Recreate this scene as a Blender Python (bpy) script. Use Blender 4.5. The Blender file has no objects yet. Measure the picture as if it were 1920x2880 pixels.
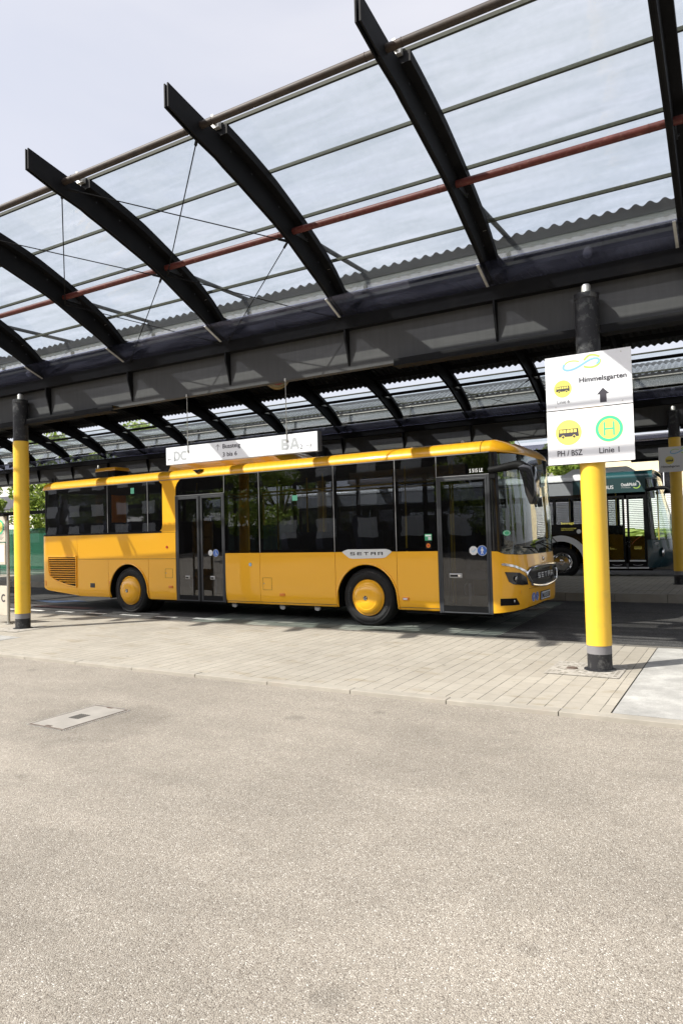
import bpy, bmesh, math, random
from mathutils import Vector, Matrix
random.seed(7)
R = math.radians
sc = bpy.context.scene
C = sc.collection

# ------------------------------------------------------------------ camera
def cam_matrix():
    yaw, pitch, roll = -0.525, 0.0308, -0.0263
    f = Vector((math.sin(yaw)*math.cos(pitch), math.cos(yaw)*math.cos(pitch), math.sin(pitch)))
    r = Vector((math.cos(yaw), -math.sin(yaw), 0)); u = r.cross(f)
    c, s = math.cos(roll), math.sin(roll)
    r2 = c*r + s*u; u2 = -s*r + c*u
    m = Matrix((r2, u2, -f)).transposed().to_4x4()
    m.translation = Vector((1.413, -7.905, 1.541))
    return m
cd = bpy.data.cameras.new("camera"); cam = bpy.data.objects.new("camera", cd); C.objects.link(cam)
cam.matrix_world = cam_matrix()
cd.sensor_fit = 'VERTICAL'; cd.sensor_height = 36; cd.sensor_width = 24
cd.lens = 1955.83/2880*36; cd.clip_start = .05; cd.clip_end = 2000
sc.camera = cam

# ------------------------------------------------------------------ world and sun
SUN = Vector((-.93, -1., 1.247)).normalized()
w = bpy.data.worlds.new("World"); sc.world = w; w.use_nodes = True
nt = w.node_tree; nt.nodes.clear()
sky = nt.nodes.new('ShaderNodeTexSky'); sky.sky_type = 'NISHITA'; sky.sun_disc = False
sky.sun_elevation = math.asin(SUN.z); sky.sun_rotation = math.atan2(SUN.x, SUN.y)
sky.air_density = 1.0; sky.dust_density = 2.5; sky.ozone_density = 1.5
tc = nt.nodes.new('ShaderNodeTexCoord'); mp = nt.nodes.new('ShaderNodeMapping'); mp.inputs['Scale'].default_value = (1, 1, 3.2)
nz = nt.nodes.new('ShaderNodeTexNoise'); nz.inputs['Scale'].default_value = 1.6; nz.inputs['Detail'].default_value = 6; nz.inputs['Distortion'].default_value = .6
rp = nt.nodes.new('ShaderNodeValToRGB'); rp.color_ramp.elements[0].position = .3; rp.color_ramp.elements[0].color = (.66,.66,.66,1)
rp.color_ramp.elements[1].position = .75; rp.color_ramp.elements[1].color = (.92,.92,.92,1)
mx = nt.nodes.new('ShaderNodeMixRGB'); mx.inputs[2].default_value = (4.75, 4.85, 5.35, 1)
bg = nt.nodes.new('ShaderNodeBackground'); bg.inputs['Strength'].default_value = .1
out = nt.nodes.new('ShaderNodeOutputWorld')
L = nt.links.new
L(tc.outputs['Generated'], mp.inputs[0]); L(mp.outputs[0], nz.inputs['Vector']); L(nz.outputs[0], rp.inputs[0])
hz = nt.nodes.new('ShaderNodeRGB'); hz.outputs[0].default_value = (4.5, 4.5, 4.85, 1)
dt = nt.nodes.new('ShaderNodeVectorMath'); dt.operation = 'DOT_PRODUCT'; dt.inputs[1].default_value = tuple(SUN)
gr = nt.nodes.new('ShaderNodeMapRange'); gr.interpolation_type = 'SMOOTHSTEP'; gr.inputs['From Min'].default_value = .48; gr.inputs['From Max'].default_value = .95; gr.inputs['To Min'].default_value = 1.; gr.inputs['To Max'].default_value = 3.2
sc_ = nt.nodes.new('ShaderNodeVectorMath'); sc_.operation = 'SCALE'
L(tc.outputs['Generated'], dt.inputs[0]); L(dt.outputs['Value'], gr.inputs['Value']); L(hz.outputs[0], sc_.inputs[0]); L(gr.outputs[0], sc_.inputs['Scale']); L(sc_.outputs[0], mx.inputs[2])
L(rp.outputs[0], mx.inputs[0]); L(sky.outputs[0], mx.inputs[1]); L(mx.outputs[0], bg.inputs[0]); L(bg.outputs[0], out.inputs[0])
sd = bpy.data.lights.new("sun", 'SUN'); sd.energy = 4.4; sd.angle = R(.6); sd.color = (1, .95, .87)
so = bpy.data.objects.new("sun", sd); C.objects.link(so)
so.rotation_euler = SUN.to_track_quat('Z', 'Y').to_euler(); so.location = (-20, -30, 40)
sc.view_settings.view_transform = 'Standard'; sc.view_settings.look = 'None'
sc.view_settings.exposure = 1.0; sc.view_settings.gamma = 1
sc.render.resolution_x = 682; sc.render.resolution_y = 1024
try:
    sc.cycles.max_bounces = 10; sc.cycles.transparent_max_bounces = 24; sc.cycles.glossy_bounces = 4
    sc.cycles.caustics_reflective = False; sc.cycles.caustics_refractive = False
except Exception: pass

# ------------------------------------------------------------------ materials
MATS = {}
def pmat(name, col, rough=.6, metal=0., var=0., vscale=3., bump=0., bscale=200., coat=0., spec=.5, dirt=None, dscale=2., dfac=.4, stretch=(1,1,1)):
    if name in MATS: return MATS[name]
    m = bpy.data.materials.new(name); m.use_nodes = True; n = m.node_tree.nodes; l = m.node_tree.links.new
    b = n['Principled BSDF']; b.inputs['Base Color'].default_value = (*col, 1)
    b.inputs['Roughness'].default_value = rough; b.inputs['Metallic'].default_value = metal
    b.inputs['Coat Weight'].default_value = coat; b.inputs['Coat Roughness'].default_value = .04
    b.inputs['Specular IOR Level'].default_value = spec
    t = n.new('ShaderNodeTexCoord'); mpn = n.new('ShaderNodeMapping'); mpn.inputs['Scale'].default_value = stretch
    l(t.outputs['Object'], mpn.inputs[0])
    colsock = None
    if var > 0:
        z = n.new('ShaderNodeTexNoise'); z.inputs['Scale'].default_value = vscale; z.inputs['Detail'].default_value = 8
        l(mpn.outputs[0], z.inputs['Vector'])
        hm = n.new('ShaderNodeMixRGB'); hm.inputs[1].default_value = (*[c*(1-var) for c in col], 1); hm.inputs[2].default_value = (*[min(1, c*(1+var)) for c in col], 1)
        cr = n.new('ShaderNodeValToRGB'); cr.color_ramp.elements[0].position = .3; cr.color_ramp.elements[1].position = .7
        l(z.outputs[0], cr.inputs[0]); l(cr.outputs[0], hm.inputs[0]); colsock = hm.outputs[0]
        rr = n.new('ShaderNodeMapRange'); rr.inputs['To Min'].default_value = max(0, rough-.08); rr.inputs['To Max'].default_value = min(1, rough+.1)
        l(z.outputs[0], rr.inputs['Value']); l(rr.outputs[0], b.inputs['Roughness'])
    if dirt is not None:
        z2 = n.new('ShaderNodeTexNoise'); z2.inputs['Scale'].default_value = dscale; z2.inputs['Detail'].default_value = 10; z2.inputs['Roughness'].default_value = .7
        l(mpn.outputs[0], z2.inputs['Vector'])
        c2 = n.new('ShaderNodeValToRGB'); c2.color_ramp.elements[0].position = .52; c2.color_ramp.elements[1].position = .72
        c2.color_ramp.elements[1].color = (dfac, dfac, dfac, 1)
        l(z2.outputs[0], c2.inputs[0])
        m2 = n.new('ShaderNodeMixRGB'); m2.inputs[1].default_value = (*col, 1); m2.inputs[2].default_value = (*dirt, 1)
        l(c2.outputs[0], m2.inputs[0])
        if colsock: l(colsock, m2.inputs[1])
        colsock = m2.outputs[0]
    if colsock: l(colsock, b.inputs['Base Color'])
    if bump > 0:
        z3 = n.new('ShaderNodeTexNoise'); z3.inputs['Scale'].default_value = bscale; z3.inputs['Detail'].default_value = 3
        l(mpn.outputs[0], z3.inputs['Vector'])
        bp = n.new('ShaderNodeBump'); bp.inputs['Strength'].default_value = bump; bp.inputs['Distance'].default_value = .01
        l(z3.outputs[0], bp.inputs['Height']); l(bp.outputs[0], b.inputs['Normal'])
    MATS[name] = m; return m

def glassmat(name, tint, refl=1.0, ior=1.5, rough=0., diffuse=None, dfac=0., streak=False, wob=0., baser=0.):
    if name in MATS: return MATS[name]
    m = bpy.data.materials.new(name); m.use_nodes = True; n = m.node_tree.nodes; l = m.node_tree.links.new
    n.clear(); o = n.new('ShaderNodeOutputMaterial')
    tr = n.new('ShaderNodeBsdfTransparent'); tr.inputs[0].default_value = (*tint, 1)
    gl = n.new('ShaderNodeBsdfGlossy'); gl.inputs['Roughness'].default_value = rough; gl.inputs[0].default_value = (*refl, 1) if isinstance(refl, tuple) else (refl, refl, refl, 1)
    fr = n.new('ShaderNodeFresnel'); fr.inputs[0].default_value = ior
    # the same reflectance from both sides of a thin sheet
    ge = n.new('ShaderNodeNewGeometry'); iv = n.new('ShaderNodeMapRange'); iv.inputs['To Min'].default_value = ior; iv.inputs['To Max'].default_value = 1/ior
    l(ge.outputs['Backfacing'], iv.inputs['Value']); l(iv.outputs[0], fr.inputs[0])
    mixr = n.new('ShaderNodeMixShader')
    if baser:
        ad = n.new('ShaderNodeMath'); ad.operation = 'ADD'; ad.use_clamp = True; ad.inputs[1].default_value = baser; l(fr.outputs[0], ad.inputs[0]); l(ad.outputs[0], mixr.inputs[0])
    else: l(fr.outputs[0], mixr.inputs[0])
    base = tr
    t = n.new('ShaderNodeTexCoord')
    if diffuse:
        df = n.new('ShaderNodeBsdfDiffuse'); df.inputs[0].default_value = (*diffuse, 1)
        tl = n.new('ShaderNodeBsdfTranslucent'); tl.inputs[0].default_value = (*diffuse, 1)
        dm = n.new('ShaderNodeMixShader'); dm.inputs[0].default_value = .75; l(df.outputs[0], dm.inputs[1]); l(tl.outputs[0], dm.inputs[2])
        mm = n.new('ShaderNodeMixShader'); mm.inputs[0].default_value = dfac
        if streak:
            mpn = n.new('ShaderNodeMapping'); mpn.inputs['Scale'].default_value = (.9, 5.5, 5.5); l(t.outputs['Object'], mpn.inputs[0])
            z = n.new('ShaderNodeTexNoise'); z.inputs['Scale'].default_value = 1.5; z.inputs['Detail'].default_value = 5; z.inputs['Distortion'].default_value = .4; l(mpn.outputs[0], z.inputs['Vector'])
            z2 = n.new('ShaderNodeTexNoise'); z2.inputs['Scale'].default_value = 14; z2.inputs['Detail'].default_value = 8; l(t.outputs['Object'], z2.inputs['Vector'])
            av = n.new('ShaderNodeMath'); av.operation = 'MULTIPLY_ADD'; av.inputs[1].default_value = .3; l(z2.outputs[0], av.inputs[0]); l(z.outputs[0], av.inputs[2])
            mr = n.new('ShaderNodeMapRange'); mr.inputs['From Min'].default_value = .45; mr.inputs['From Max'].default_value = .9
            mr.inputs['To Min'].default_value = dfac*.35; mr.inputs['To Max'].default_value = dfac*1.9
            l(av.outputs[0], mr.inputs['Value']); l(mr.outputs[0], mm.inputs[0])
            sr = n.new('ShaderNodeMapRange'); sr.inputs['From Min'].default_value = .45; sr.inputs['From Max'].default_value = .9; l(av.outputs[0], sr.inputs['Value'])
            sm = n.new('ShaderNodeMixRGB'); sm.inputs[1].default_value = (*tint, 1); sm.inputs[2].default_value = (tint[0]*.87, tint[1]*.885, tint[2]*.885, 1); l(sr.outputs[0], sm.inputs[0]); l(sm.outputs[0], tr.inputs[0])
        l(tr.outputs[0], mm.inputs[1]); l(dm.outputs[0], mm.inputs[2]); base = mm
    if wob:
        z = n.new('ShaderNodeTexNoise'); z.inputs['Scale'].default_value = 1.7; z.inputs['Detail'].default_value = 2; l(t.outputs['Object'], z.inputs['Vector'])
        bp = n.new('ShaderNodeBump'); bp.inputs['Strength'].default_value = wob; bp.inputs['Distance'].default_value = .02
        l(z.outputs[0], bp.inputs['Height']); l(bp.outputs[0], gl.inputs['Normal'])
    l(base.outputs[0], mixr.inputs[1]); l(gl.outputs[0], mixr.inputs[2]); l(mixr.outputs[0], o.inputs[0])
    MATS[name] = m; return m

M = dict(
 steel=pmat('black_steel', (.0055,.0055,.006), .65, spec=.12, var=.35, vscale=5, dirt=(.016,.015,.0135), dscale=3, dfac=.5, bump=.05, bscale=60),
 beam=pmat('beam_paint', (.066,.066,.066), .65, spec=.12, var=.08, vscale=3, dirt=(.085,.083,.078), dscale=5, dfac=.3, stretch=(6,6,.6)),
 rust=pmat('galvanised_rust_tube', (.035,.026,.02), .55, metal=0., spec=.25, var=.4, vscale=9, dirt=(.05,.022,.012), dscale=4, dfac=.5),
 red=pmat('red_lead_tube', (.085,.018,.014), .5, spec=.25, var=.2, vscale=12, dirt=(.3,.16,.12), dscale=20, dfac=.35),
 bar=pmat('glazing_bar', (.032,.035,.024), .65, spec=.2, var=.4, vscale=30),
 alu=pmat('aluminium', (.55,.54,.5), .4, metal=.6, var=.15, vscale=20),
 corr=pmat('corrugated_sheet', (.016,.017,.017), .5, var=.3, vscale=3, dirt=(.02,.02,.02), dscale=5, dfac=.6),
 yel=pmat('yellow_sleeve', (.72,.44,.035), .34, var=.03, vscale=2, dirt=(.35,.27,.06), dscale=7, dfac=.22, bump=.03, bscale=30),
 grey=pmat('grey_band', (.17,.165,.17), .6, var=.1),
 postblk=pmat('black_post_paint', (.02,.02,.022), .45, spec=.25, var=.15, vscale=6, dirt=(.3,.3,.28), dscale=9, dfac=.35),
 bus=pmat('orange_bus_paint', (.93,.455,.018), .36, var=.015, vscale=.8, spec=.3, coat=.7, bump=.012, bscale=4),
 blackgl=pmat('gloss_black', (.008,.008,.009), .12, coat=.5),
 blackm=pmat('matt_black', (.006,.006,.0065), .6, spec=.15, var=.2, vscale=10),
 rubber=pmat('tyre_rubber', (.013,.0125,.0125), .7, spec=.3, var=.25, vscale=12, bump=.1, bscale=80),
 letter_tyre=pmat('tyre_letter', (.055,.055,.055), .6),
 frame=pmat('door_frame_grey', (.042,.044,.049), .42, spec=.35, var=.05),
 chrome=pmat('chrome', (.75,.75,.76), .14, metal=1.),
 strut=pmat('strut_paint', (.028,.03,.034), .5, spec=.3),
 silver=pmat('silver_trim', (.42,.42,.43), .35, metal=.6),
 white=pmat('white_sign', (.70,.70,.71), .4, var=.01),
 whitep=pmat('white_paint', (.72,.73,.73), .35, var=.03, coat=.3),
 offw=pmat('faint_letter', (.36,.365,.37), .5, spec=.2),
 dark=pmat('dark_lettering', (.035,.03,.04), .5),
 syel=pmat('sign_yellow', (.72,.62,.12), .4), sgrn=pmat('sign_green', (.05,.46,.25), .4), lgrn=pmat('logo_green', (.42,.62,.11), .4),
 lblue=pmat('logo_blue', (.22,.46,.66), .4), blue=pmat('sticker_blue', (.03,.13,.50), .35), stg=pmat('sticker_green', (.06,.40,.20), .4),
 stgd=pmat('tinted_green_sticker', (.06,.22,.15), .4),
 skyrefl=pmat('painted_sky_reflection', (.27,.28,.30), .12, coat=.6),  # sky reflection painted into the colour of the second bus's upper window glass
 orange=pmat('marker_orange', (.75,.22,.02), .3), redl=pmat('red_button', (.6,.06,.03), .35),
 seat=pmat('seat_fabric', (.012,.015,.032), .8, var=.3, vscale=40), inter=pmat('bus_interior', (.05,.05,.052), .7),
 floorin=pmat('bus_floor', (.07,.07,.075), .6), rail=pmat('yellow_handrail', (.75,.5,.03), .3),
 teal=pmat('teal_paint', (.02,.085,.095), .28, coat=.6), tealdk=pmat('dark_teal_paint', (.008,.035,.045), .25, coat=.6),
 tealband=pmat('teal_film', (.03,.065,.07), .35),
 wall=pmat('render_wall', (.55,.53,.48), .8, var=.08, vscale=1.5), beige=pmat('beige_wall', (.72,.60,.38), .8, var=.06),
 greyb=pmat('grey_facade', (.20,.195,.20), .7, var=.1, vscale=.7), darkb=pmat('dark_facade', (.07,.07,.08), .6, var=.15),
 facade=pmat('brown_facade', (.075,.068,.06), .8, var=.15),
 slat=pmat('white_slat', (.80,.80,.78), .5, var=.05), mesh=pmat('green_mesh', (.06,.17,.11), .6, var=.2, vscale=6),
 bark=pmat('bark', (.09,.065,.045), .9, var=.3, vscale=8, bump=.5, bscale=20),
 boxw=pmat('board_beige', (.42,.38,.31), .5, var=.08, dirt=(.2,.17,.13), dscale=6, dfac=.4),
 clockr=pmat('clock_red', (.16,.006,.01), .35), clocky=pmat('clock_rim', (.12,.09,.04), .5),
 plate=pmat('plate_white', (.75,.75,.74), .3), cover=pmat('cover_concrete', (.235,.22,.195), .85, var=.12, vscale=6, bump=.4, bscale=90),
 iron=pmat('cast_iron', (.09,.065,.05), .6, var=.3, vscale=30), pole=pmat('galv_pole', (.33,.32,.29), .4, metal=.5, var=.15),
 bluem=pmat('road_blue', (.08,.13,.24), .85, var=.3, vscale=9, dirt=(.08,.08,.08), dscale=5, dfac=.8), redm=pmat('road_red', (.14,.065,.055), .9, var=.3, vscale=9, dirt=(.07,.065,.065), dscale=4, dfac=.9), roadw=pmat('road_white', (.6,.6,.57), .8, var=.2, vscale=10, dirt=(.2,.2,.2), dscale=12, dfac=.5),
)
M['pane'] = glassmat('tinted_pane', (.60,.61,.63), ior=1.62, wob=.05)
M['paned'] = glassmat('dark_tinted_pane', (.42,.43,.46), ior=1.62, wob=.05)
M['wind'] = glassmat('windscreen_glass', (.88,.93,.91), ior=1.5, wob=.06, baser=.01)
M['roofg'] = glassmat('roof_glass', (.962,.982,.99), ior=1.22, diffuse=(.78,.82,.80), dfac=.016, streak=True)
M['strip'] = glassmat('splash_panel', (.66,.66,.71), ior=1.5, diffuse=(.3,.3,.38), dfac=.05, streak=True, baser=.06, refl=(.72,.74,1.), rough=.05)
M['poly'] = glassmat('corrugated_polycarbonate', (.90,.92,.92), ior=1.4, diffuse=(.7,.72,.7), dfac=.10)
M['polydim'] = glassmat('sun_dimming_glass_row', (.74,.76,.76), ior=1.4, diffuse=(.6,.62,.6), dfac=.22)  # glass darkened and clouded to dim the sun patch on the bus side
M['gscreen'] = glassmat('green_glass', (.50,.72,.64), ior=1.5, diffuse=(.25,.45,.38), dfac=.25)
M['lens'] = glassmat('lamp_lens', (.9,.9,.9), ior=1.5)

def ground_mat(kind):
    m = bpy.data.materials.new(kind); m.use_nodes = True; n = m.node_tree.nodes; l = m.node_tree.links.new
    b = n['Principled BSDF']; b.inputs['Roughness'].default_value = .88; b.inputs['Specular IOR Level'].default_value = .25
    g = n.new('ShaderNodeNewGeometry'); pos = g.outputs['Position']
    def noise(s, d=6, r=.55, vec=None):
        z = n.new('ShaderNodeTexNoise'); z.inputs['Scale'].default_value = s; z.inputs['Detail'].default_value = d; z.inputs['Roughness'].default_value = r
        l(vec or pos, z.inputs['Vector']); return z.outputs[0]
    def ramp(src, stops):
        c = n.new('ShaderNodeValToRGB'); e = c.color_ramp.elements
        while len(e) < len(stops): e.new(.5)
        for i, (p_, c_) in enumerate(stops): e[i].position = p_; e[i].color = (*c_, 1) if isinstance(c_, tuple) else (c_, c_, c_, 1)
        l(src, c.inputs[0]); return c.outputs[0]
    def mul(a, b_, f=1.):
        x = n.new('ShaderNodeMixRGB'); x.blend_type = 'MULTIPLY'; x.inputs[0].default_value = f; l(a, x.inputs[1]); l(b_, x.inputs[2]); return x.outputs[0]
    def mix(a, b_, f):
        x = n.new('ShaderNodeMixRGB'); l(f, x.inputs[0])
        for i, s in ((1, a), (2, b_)):
            if isinstance(s, tuple): x.inputs[i].default_value = (*s, 1)
            else: l(s, x.inputs[i])
        return x.outputs[0]
    def math_(op, a, b_=None, c_=None):
        x = n.new('ShaderNodeMath'); x.operation = op
        for i, s in enumerate((a, b_, c_)):
            if s is None: continue
            if isinstance(s, (int, float)): x.inputs[i].default_value = s
            else: l(s, x.inputs[i])
        return x.outputs[0]
    def bump(h, st, dist):
        bp = n.new('ShaderNodeBump'); bp.inputs['Strength'].default_value = st; bp.inputs['Distance'].default_value = dist
        l(h, bp.inputs['Height']); l(bp.outputs[0], b.inputs['Normal'])
    if kind in ('plaza_asphalt', 'road_asphalt', 'slab_concrete'):
        v = n.new('ShaderNodeTexVoronoi'); v.inputs['Scale'].default_value = 190 if kind == 'plaza_asphalt' else 150; l(pos, v.inputs['Vector'])
        sep = n.new('ShaderNodeSeparateColor'); l(v.outputs['Color'], sep.inputs[0])
        if kind == 'plaza_asphalt':
            c = ramp(sep.outputs[0], [(0,(.14,.118,.097)),(.12,(.235,.208,.171)),(.5,(.28,.252,.211)),(.85,(.318,.288,.242)),(.95,(.40,.373,.325)),(1,(.56,.535,.48))])
            gap = ramp(v.outputs['Distance'], [(.35, 1.), (.8, .5)])
            c = mul(c, gap, .8)
            big = ramp(noise(.35, 8, .6), [(.3, .84), (.5, 1.), (.72, 1.12)]); c = mul(c, big)
            cst = n.new('ShaderNodeMapping'); cst.inputs['Scale'].default_value = (.5, 1.6, 1); cst.inputs['Rotation'].default_value = (0, 0, .5); l(pos, cst.inputs[0])
            c = mul(c, ramp(noise(1.1, 7, .6, cst.outputs[0]), [(.35, .9), (.65, 1.05)]))
            clump = ramp(noise(28, 4, .6), [(.32, .88), (.62, 1.03)]); c = mul(c, clump, .8)
            dv = n.new('ShaderNodeVectorMath'); dv.operation = 'DISTANCE'; dv.inputs[1].default_value = (-3.62, -3.75, -.035); l(pos, dv.inputs[0])
            dn = math_('ADD', dv.outputs['Value'], math_('MULTIPLY', noise(2.5, 4), .9)); c = mul(c, ramp(math_('MULTIPLY', dn, .5), [(.42, .80), (.62, 1.)]))
            vc = n.new('ShaderNodeTexVoronoi'); vc.inputs['Scale'].default_value = .9; vc.inputs['Randomness'].default_value = 1.; l(pos, vc.inputs['Vector'])
            c = mul(c, ramp(vc.outputs['Distance'], [(.030, .72), (.036, 1.)]), .8)
            mid = ramp(noise(5, 6, .65), [(.3, .90), (.62, 1.04)]); c = mul(c, mid, .7)
            spots = ramp(noise(2.3, 3, .4), [(.70, 1.), (.74, .72)]); c = mul(c, spots, .7)
            h = math_('SUBTRACT', 1., v.outputs['Distance']); bump(h, .55, .006)
        elif kind == 'road_asphalt':
            c = ramp(sep.outputs[0], [(0,(.032,.031,.031)),(.6,(.06,.057,.056)),(1,(.14,.135,.13))])
            c = mul(c, ramp(noise(.5, 8, .6), [(.3, .8), (.7, 1.2)])); c = mul(c, ramp(noise(7, 5), [(.3,.85),(.65,1.1)]))
            st = n.new('ShaderNodeMapping'); st.inputs['Scale'].default_value = (.15, 2.2, 1); l(pos, st.inputs[0])
            c = mul(c, ramp(noise(1.5, 5, .6, st.outputs[0]), [(.35, .78), (.6, 1.08)]))
            bump(math_('SUBTRACT', 1., v.outputs['Distance']), .4, .005)
        else:
            c = ramp(noise(2.2, 10, .65), [(.3,(.21,.21,.20)),(.5,(.30,.297,.28)),(.68,(.41,.408,.385))])
            c = mul(c, ramp(sep.outputs[0], [(0,.9),(1,1.06)])); c = mul(c, ramp(noise(14, 4), [(.66,1.),(.72,.8)]))
            bump(noise(60, 5), .15, .004)
    else:
        s3 = n.new('ShaderNodeSeparateXYZ'); l(pos, s3.inputs[0]); X, Y = s3.outputs[0], s3.outputs[1]
        px, py = {'paving': (.151, .31), 'road_pavers': (.33, .33), 'cobbles': (.045, .06)}[kind]
        wob = math_('MULTIPLY', math_('SUBTRACT', noise(2.2, 6, .6), .5), {'paving': .012, 'road_pavers': .02, 'cobbles': .05}[kind])
        gx = math_('DIVIDE', math_('ADD', X, wob), px)
        fx = math_('FRACT', gx); ix = math_('FLOOR', gx)
        if kind == 'paving': gy = math_('DIVIDE', math_('ADD', Y, wob), py)
        else: gy = math_('ADD', math_('DIVIDE', math_('ADD', Y, wob), py), math_('MULTIPLY', ix, .5))
        fy = math_('FRACT', gy); iy = math_('FLOOR', gy)
        dx = math_('MULTIPLY', math_('MINIMUM', fx, math_('SUBTRACT', 1., fx)), px)
        dy = math_('MULTIPLY', math_('MINIMUM', fy, math_('SUBTRACT', 1., fy)), py)
        cmb = n.new('ShaderNodeCombineXYZ'); l(ix, cmb.inputs[0]); l(iy, cmb.inputs[1])
        wn = n.new('ShaderNodeTexWhiteNoise'); l(cmb.outputs[0], wn.inputs['Vector'])
        if kind == 'paving':
            c = ramp(wn.outputs['Value'], [(0,(.275,.254,.213)),(.5,(.292,.27,.227)),(1,(.308,.286,.241))])
            c = mul(c, ramp(noise(.45, 8, .6), [(.3,.86),(.5,1.),(.72,1.16)])); c = mul(c, ramp(noise(9, 6, .7), [(.3,.92),(.7,1.06)]))
            c = mul(c, ramp(noise(120, 2), [(.3,.93),(.7,1.05)]))
            c = mul(c, ramp(noise(7, 2, .4), [(.735, 1.), (.76, .62)]))
            sx_ = n.new('ShaderNodeMapping'); sx_.inputs['Scale'].default_value = (.8, 2., 1); l(pos, sx_.inputs[0]); c = mul(c, ramp(noise(1.9, 9, .72, sx_.outputs[0]), [(.56, (1.,1.,1.)), (.64, (.86,.82,.74))]))
            wj = math_('MULTIPLY', ramp(noise(3.1, 5, .7), [(.35, .15), (.7, 1.)]), .0060)
            jx = math_('LESS_THAN', dx, wj); jx = math_('MULTIPLY', jx, .9)
            jy = math_('MULTIPLY', math_('LESS_THAN', dy, .0032), .38)
            j = math_('MAXIMUM', jx, jy)
            c = mix(c, (.045,.038,.032), j); bump(math_('SUBTRACT', 1., j), .4, .006)
        elif kind == 'road_pavers':
            c = ramp(wn.outputs['Value'], [(0,(.10,.115,.10)),(.5,(.15,.165,.145)),(1,(.22,.23,.2))])
            c = mul(c, ramp(noise(1, 8, .6), [(.3,.8),(.7,1.2)]))
            j = math_('LESS_THAN', math_('MINIMUM', dx, dy), .006); c = mix(c, (.02,.02,.018), j); bump(math_('SUBTRACT', 1., j), .5, .008)
        else:
            c = ramp(wn.outputs['Value'], [(0,(.17,.155,.13)),(.5,(.27,.25,.22)),(1,(.38,.36,.32))])
            j = math_('LESS_THAN', math_('MINIMUM', dx, dy), .006); c = mix(c, (.30,.285,.25), j); bump(noise(40), .5, .01)
    l(c, b.inputs['Base Color']); return m
for k in ('plaza_asphalt', 'road_asphalt', 'slab_concrete', 'paving', 'road_pavers', 'cobbles'): M[k] = ground_mat(k)
M['kerb'] = pmat('kerb_concrete', (.27,.25,.21), .85, var=.14, vscale=4, bump=.3, bscale=120, dirt=(.26,.22,.18), dscale=3, dfac=.5)
def leaf_mat(name, a, b_):
    m = bpy.data.materials.new(name); m.use_nodes = True; n = m.node_tree.nodes; l = m.node_tree.links.new
    b = n['Principled BSDF']; b.inputs['Roughness'].default_value = .55
    g = n.new('ShaderNodeNewGeometry'); c = n.new('ShaderNodeValToRGB'); c.color_ramp.elements[0].color = (*a, 1); c.color_ramp.elements[1].color = (*b_, 1)
    l(g.outputs['Random Per Island'], c.inputs[0]); l(c.outputs[0], b.inputs['Base Color'])
    tl = n.new('ShaderNodeBsdfTranslucent'); l(c.outputs[0], tl.inputs[0]); mm = n.new('ShaderNodeMixShader'); mm.inputs[0].default_value = .4
    l(b.outputs[0], mm.inputs[1]); l(tl.outputs[0], mm.inputs[2]); l(mm.outputs[0], n['Material Output'].inputs[0]); return m
M['leaf'] = leaf_mat('foliage', (.10,.17,.018), (.34,.42,.07))
M['leafd'] = leaf_mat('dark_foliage', (.02,.05,.01), (.07,.12,.02))

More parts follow.
